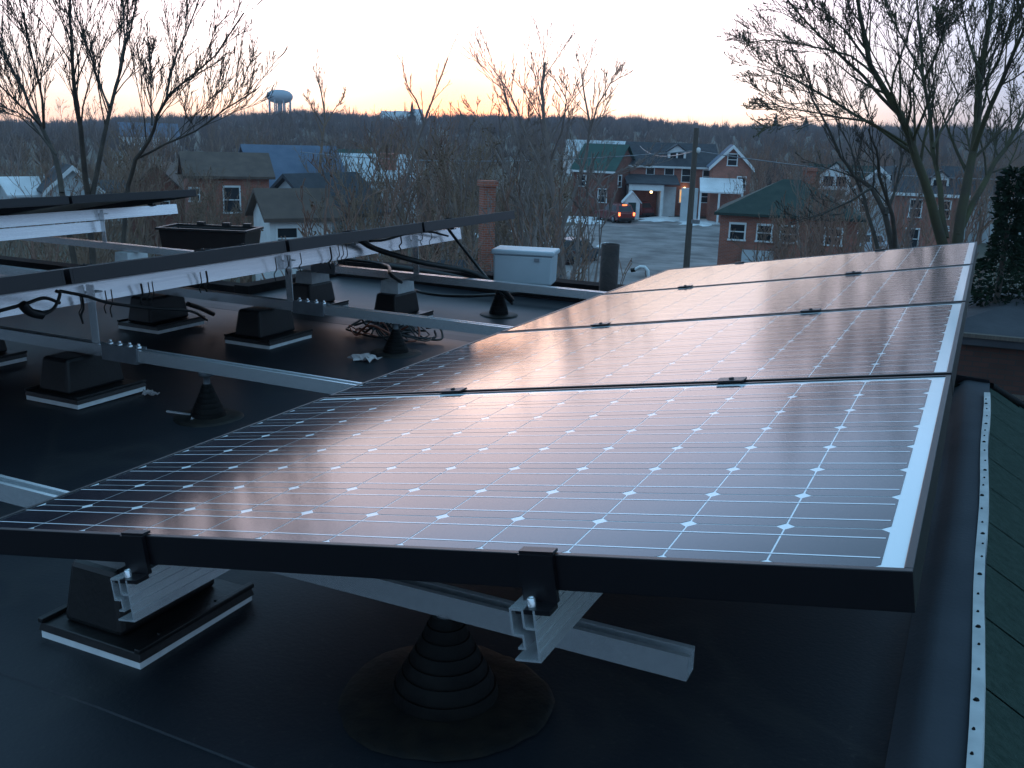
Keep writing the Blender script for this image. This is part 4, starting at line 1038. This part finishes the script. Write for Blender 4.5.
# ------------------------------------------------------------------ conical roof boots
def boot(lab, x, y, s, top, hs=1.0, zb=RZ):
    t = empty('roof_boot', (x, y, zb), lab, 'roof boot', 'conical pipe boots on the roof')
    b = MB(); rg = random.Random(int(abs(x)*100)); n = 44; q = [1+.025*sin(3*2*pi*k/n+x)+rg.gauss(0, .010) for k in range(n)]
    ring = lambda r, z, f: [(r*s*(1+(q[k]-1)*f)*cos(2*pi*k/n), r*s*(1+(q[k]-1)*f)*sin(2*pi*k/n), z+.0015*rg.random()) for k in range(n)]
    b.add(ring(.195, .001, 1)+ring(.185, .007, 1)+ring(.145, .007, .3)+ring(.09, .012, 0), [(i*n+k, i*n+(k+1) % n, (i+1)*n+(k+1) % n, (i+1)*n+k) for i in range(3) for k in range(n)], 0, True)
    b.build('flange', M['tar'], t)
    st = [(.098, .094, .012, .034), (.090, .080, .034, .060), (.077, .068, .060, .082), (.065, .056, .082, .104), (.053, .044, .104, .128), (.041, .035, .128, .150), (.032, .026, .150, .168)]
    b = MB()
    for ra, rb, z0, z1 in st: b.lathe([(ra*s, z0*hs+.0004), (ra*s, z0*hs+.005*hs), (rb*s, z1*hs)], 36)
    b.build('cone', M['black_rubber'], t)
    b = MB(); b.lathe([(.0195*s, .1685*hs), (.0195*s, top-zb-.012), (.026, top-zb-.011), (.026, top-zb)], 16); b.build('post', M['dull_metal'], t)
    return t
boot('conical black roof boot and post under the nearest panel', .775, .345, 1, SZ-.045)
boot('small conical black roof boot in the open between rows', -.83, 1.50, .62, SZ-.045, .75)
boot('small conical black roof boot beside the wire tangle', -.83, 2.74, .62, SZ-.046, .7)
boot('conical black roof boot under the junction box', -1.04, 4.25, .6, -.06, 1, RZ-.07)

# ------------------------------------------------------------------ things standing on the roof
P = at_y(525, 283, 4.25); bw, bd, bh = .345, .20, .175
t = empty('junction_box', (P.x, 4.25, P.z), 'pale grey electrical junction box with overhanging lid at the roof edge', 'junction box', rz=radians(14))
b = MB(); b.box(-bw/2, -bd/2, .004, bw/2, bd/2, bh, taper=-.004); b.build('case', M['box_grey'], t, bevel=.012)
b = MB(); b.box(-bw/2-.014, -bd/2-.014, bh+.001, bw/2+.014, bd/2+.014, bh+.03); b.build('lid', M['box_grey'], t, bevel=.008)
b = MB(); b.box(.07, -bd/2-.012, bh-.03, .10, -bd/2-.004, bh-.012); b.build('latch', M['dull_metal'], t)
b = MB(); b.box(-.03, -.03, -.05, .03, .03, .004); b.build('stand', M['dull_metal'], t)
for x in (-.10, -.01): 
    b = MB(); b.lathe([(.026, -.035), (.026, .003)], 12, (x, -.05)); b.build('conduit_fitting', M['white_paint'], t)

P = at_y(610.5, 244, 4.95); 
t = empty('vent_pipe', (P.x, 4.95, RZ-.07), 'dark rusty vent pipe standing behind the third panel', 'vent pipe'); H = P.z-RZ+.07
b = MB(); b.lathe([(.060, 0), (.060, H), (.053, H), (.053, H-.15)], 28); b.build('pipe', M['rust'], t)
P = at_y(643, 272, 4.62)
b = MB(); b.tube([(-.05, 0, .01), (-.02, 0, .03), (.01, 0, .03), (.03, 0, .01), (.035, 0, -.03), (.035, 0, RZ-P.z)], .010, 8)
t = empty('conduit_elbow', P, 'small white conduit elbow behind the far panel', 'conduit'); b.build('pipe', M['white_paint'], t)
b = MB(); b.tube([(-.075, 0, .005), (-.05, 0, .01)], .013, 10); b.build('cap', M['black_plastic'], t)

# black tub
Pz = at_z(207, 252, RZ); 
t = empty('mortar_tub', (Pz.x, Pz.y+.05, RZ-.07), 'black open plastic tub with flared rim behind the middle row', 'tub', rz=radians(20))
dd = (Vector((Pz.x, Pz.y, 0))-Vector((CAMP.x, CAMP.y, 0))).length; tw = 84*dd/F/2; th_ = at_y(207, 229, Pz.y+.05).z-RZ+.07
b = MB(); k = .08; d2 = tw*.5
o4 = [(-tw, -d2), (tw, -d2), (tw, d2), (-tw, d2)]
outer = [(x*(1-k), y*(1-k), 0.004) for x, y in o4]+[(x, y, th_) for x, y in o4]+[(x*.95, y*.93, th_) for x, y in o4]+[(x*.86, y*.85, .02) for x, y in o4]
fs = [(3, 2, 1, 0), (12, 13, 14, 15)]
for l in range(3):
    for i in range(4): fs.append((l*4+i, l*4+(i+1) % 4, (l+1)*4+(i+1) % 4, (l+1)*4+i))
b.add(outer, fs); b.build('body', M['black_plastic'], t, bevel=.01)
b = MB()
for x0, y0, x1, y1 in ((-tw-.02, -d2-.02, tw+.02, -d2+.01), (-tw-.02, d2-.01, tw+.02, d2+.02), (-tw-.02, -d2+.01, -tw+.01, d2-.01), (tw-.01, -d2+.01, tw+.02, d2-.01)): b.box(x0, y0, th_+.001, x1, y1, th_+.018)
for q in (-.5, .1, .6): b.box(q*tw, d2-.02, th_+.018, q*tw+.06, d2+.03, th_+.04)
b.build('rim', M['black_plastic'], t)

# ------------------------------------------------------------------ cables
def cable(name, lab, pts, r, m='cable', group=None, parent=None, cat='cable'):
    # Catmull-Rom through the points
    P = [Vector(p) for p in pts]; Q = [P[0]+(P[0]-P[1])]+P+[P[-1]+(P[-1]-P[-2])]; out = []
    for i in range(1, len(Q)-2):
        for s in range(6):
            u = s/6; a, b_, c, d = Q[i-1], Q[i], Q[i+1], Q[i+2]
            out.append(.5*((2*b_)+(c-a)*u+(2*a-5*b_+4*c-d)*u*u+(3*b_-a-3*c+d)*u**3))
    out.append(P[-1]); g0 = P[0]
    b = MB(); b.tube([q-g0 for q in out], r, 6); o = b.build(name, M[m], parent, loc=g0)
    if not parent: tag(o, lab, cat, group)
    return o
XH = rowx[1]+PW*cos(TH)             # plane of the middle row's high edge
def atx(x, y, X): d = ray(x, y); return CAMP+d*((X-CAMP.x)/d.x)
RX = rowx[1]+1.105*cos(TH)+.03
C = lambda pts, X: [atx(x, y, X) for x, y in pts]
cable('connector_lead', 'black lead with plug hanging from the middle row near end', C([(-5, 312), (25, 304), (44, 298)], RX+.15)+C([(60, 303)], RX+.16), .006, group='cables hanging from the middle row')
plug = C([(22, 304), (30, 312), (42, 315)], RX+.16); o = cable('lead_plug', 'black plug connector dangling below the middle row', plug, .016, cat='plug')
cable('connector_lead', 'black lead looping up from the dangling plug to the frame', C([(42, 315), (54, 308), (60, 294), (56, 291)], RX+.16), .006, group='cables hanging from the middle row')
cable('connector_lead', 'long black lead sagging from the frame joint across the ballast block', C([(60, 291), (85, 296), (110, 303), (150, 308), (190, 311)], RX+.14)+[at_z(207, 320, RZ+.05)], .006, group='cables hanging from the middle row')
cable('cable_end', 'thick black cable end lying beside the ballast block', [at_z(188, 304, RZ+.16), at_z(200, 308, RZ+.12), at_z(213, 314, RZ+.06)], .013, cat='cable')
tabs = [82, 80, 105, 111, 141, 148, 152, 200, 206, 275, 287, 300, 330, 338, 342, 346, 400, 421, 430]
for i, x in enumerate(tabs):
    # short cable-tie ends and hooks hanging over the rail
    fy = 291-(x-60)*.181; top = fy+14-x*.012
    thick = .0022 if i % 4 else .004
    h_ = 20 if i % 3 else 26
    h_ *= (1-.0011*x)
    P = C([(x, top-5), (x+1.5, top+h_*.35), (x-.8, top+h_*.65), (x+1, top+h_)], RX+.03)
    cable('cable_tie', 'thin black cable tie hanging over the ribbed middle row rail', P, thick, group='cable ties hanging on the middle row rail')
cable('power_cable', 'thick black cable dropping from the middle row to the junction box', C([(360, 240), (376, 249)], RX+.05)+[at_y(420, 262, 3.5), at_y(470, 272, 3.9), at_y(500, 288, 4.05), at_y(512, 300, 4.2)], .016)
cable('power_cable', 'thin black cable slanting from the rail end to the junction box foot', C([(448, 228), (452, 234)], RX+.04)+[at_y(474, 262, 4.3), at_y(492, 284, 4.2), at_y(513, 304, 4.2)], .009)
cable('connector_lead', 'black lead swagged along the far end of the middle row rail', C([(370, 241), (385, 240), (410, 233), (430, 232), (448, 236)], RX+.04), .006, group='cables hanging from the middle row')
cable('power_cable', 'black cable draped along the roof from under the middle row to the parapet', [at_z(205, 250, -.1), at_z(370, 262, -.12), at_y(392, 276, 3.6), at_z(420, 292, RZ+.02), at_z(470, 296, RZ+.02), at_z(540, 290, RZ+.03)], .010)
cable('black_hose', 'black hose lying along the far parapet', [at_y(390, 266, 4.9), at_y(450, 276, 4.9), at_y(510, 291, 4.8), at_y(580, 297, 4.8)], .022, cat='hose')
# wire tangle by the small boot
rg = random.Random(8)
c0 = at_z(390, 340, RZ)
for i in range(10):
    pts = []; a = rg.uniform(0, 6.28); R = rg.uniform(.06, .15); cx, cy = c0.x+rg.gauss(-.02, .08), c0.y+.05+rg.gauss(0, .06)
    for k in range(9):
        a += rg.uniform(.5, 1.0); R *= rg.uniform(.85, 1.15); pts.append((cx+R*1.25*cos(a), cy+R*.8*sin(a), RZ+.012+rg.random()**2*.085))
    cable('wire_coil', 'loose %s wire loop in the tangle around the far small boot' % ('brown' if i % 4 == 3 else 'black'), pts, rg.choice([.003, .004, .0055]), 'cable_red' if i % 4 == 3 else 'cable', 'wire tangle beside the boot')
def crumple(name, lab, c, s, seed, m, cat):
    rg = random.Random(seed); b = MB(); n = 7; vs = [(c.x+(i/(n-1)-.5)*s*2+rg.gauss(0, s*.12), c.y+(j/(n-1)-.5)*s*1.4+rg.gauss(0, s*.12), RZ+.008+rg.random()**1.6*s*.55) for j in range(n) for i in range(n)]
    b.add(vs, [(j*n+i, j*n+i+1, (j+1)*n+i+1, (j+1)*n+i) for j in range(n-1) for i in range(n-1)])
    o = b.build(name, m); sd = o.modifiers.new('thick', 'SOLIDIFY'); sd.thickness = .003
    return tag(o, lab, cat)
crumple('paper_scrap', 'crumpled pale paper scrap lying beside the far small boot', at_z(364, 361, RZ), .055, 1, M['paper'], 'paper')
crumple('paper_scrap', 'small torn wrapper left of the near small boot', at_z(150, 396, RZ), .028, 2, M['paper'], 'paper')
b = MB(); c0 = at_z(180, 414, RZ+.01); b.tube([(-.06, .0, .0), (.05, .01, .0), (.085, -.03, .0)], .006, 6); tag(b.build('wire_clip', M['metal'], loc=c0), 'bent bright wire clip lying left of the near small boot', 'clip')
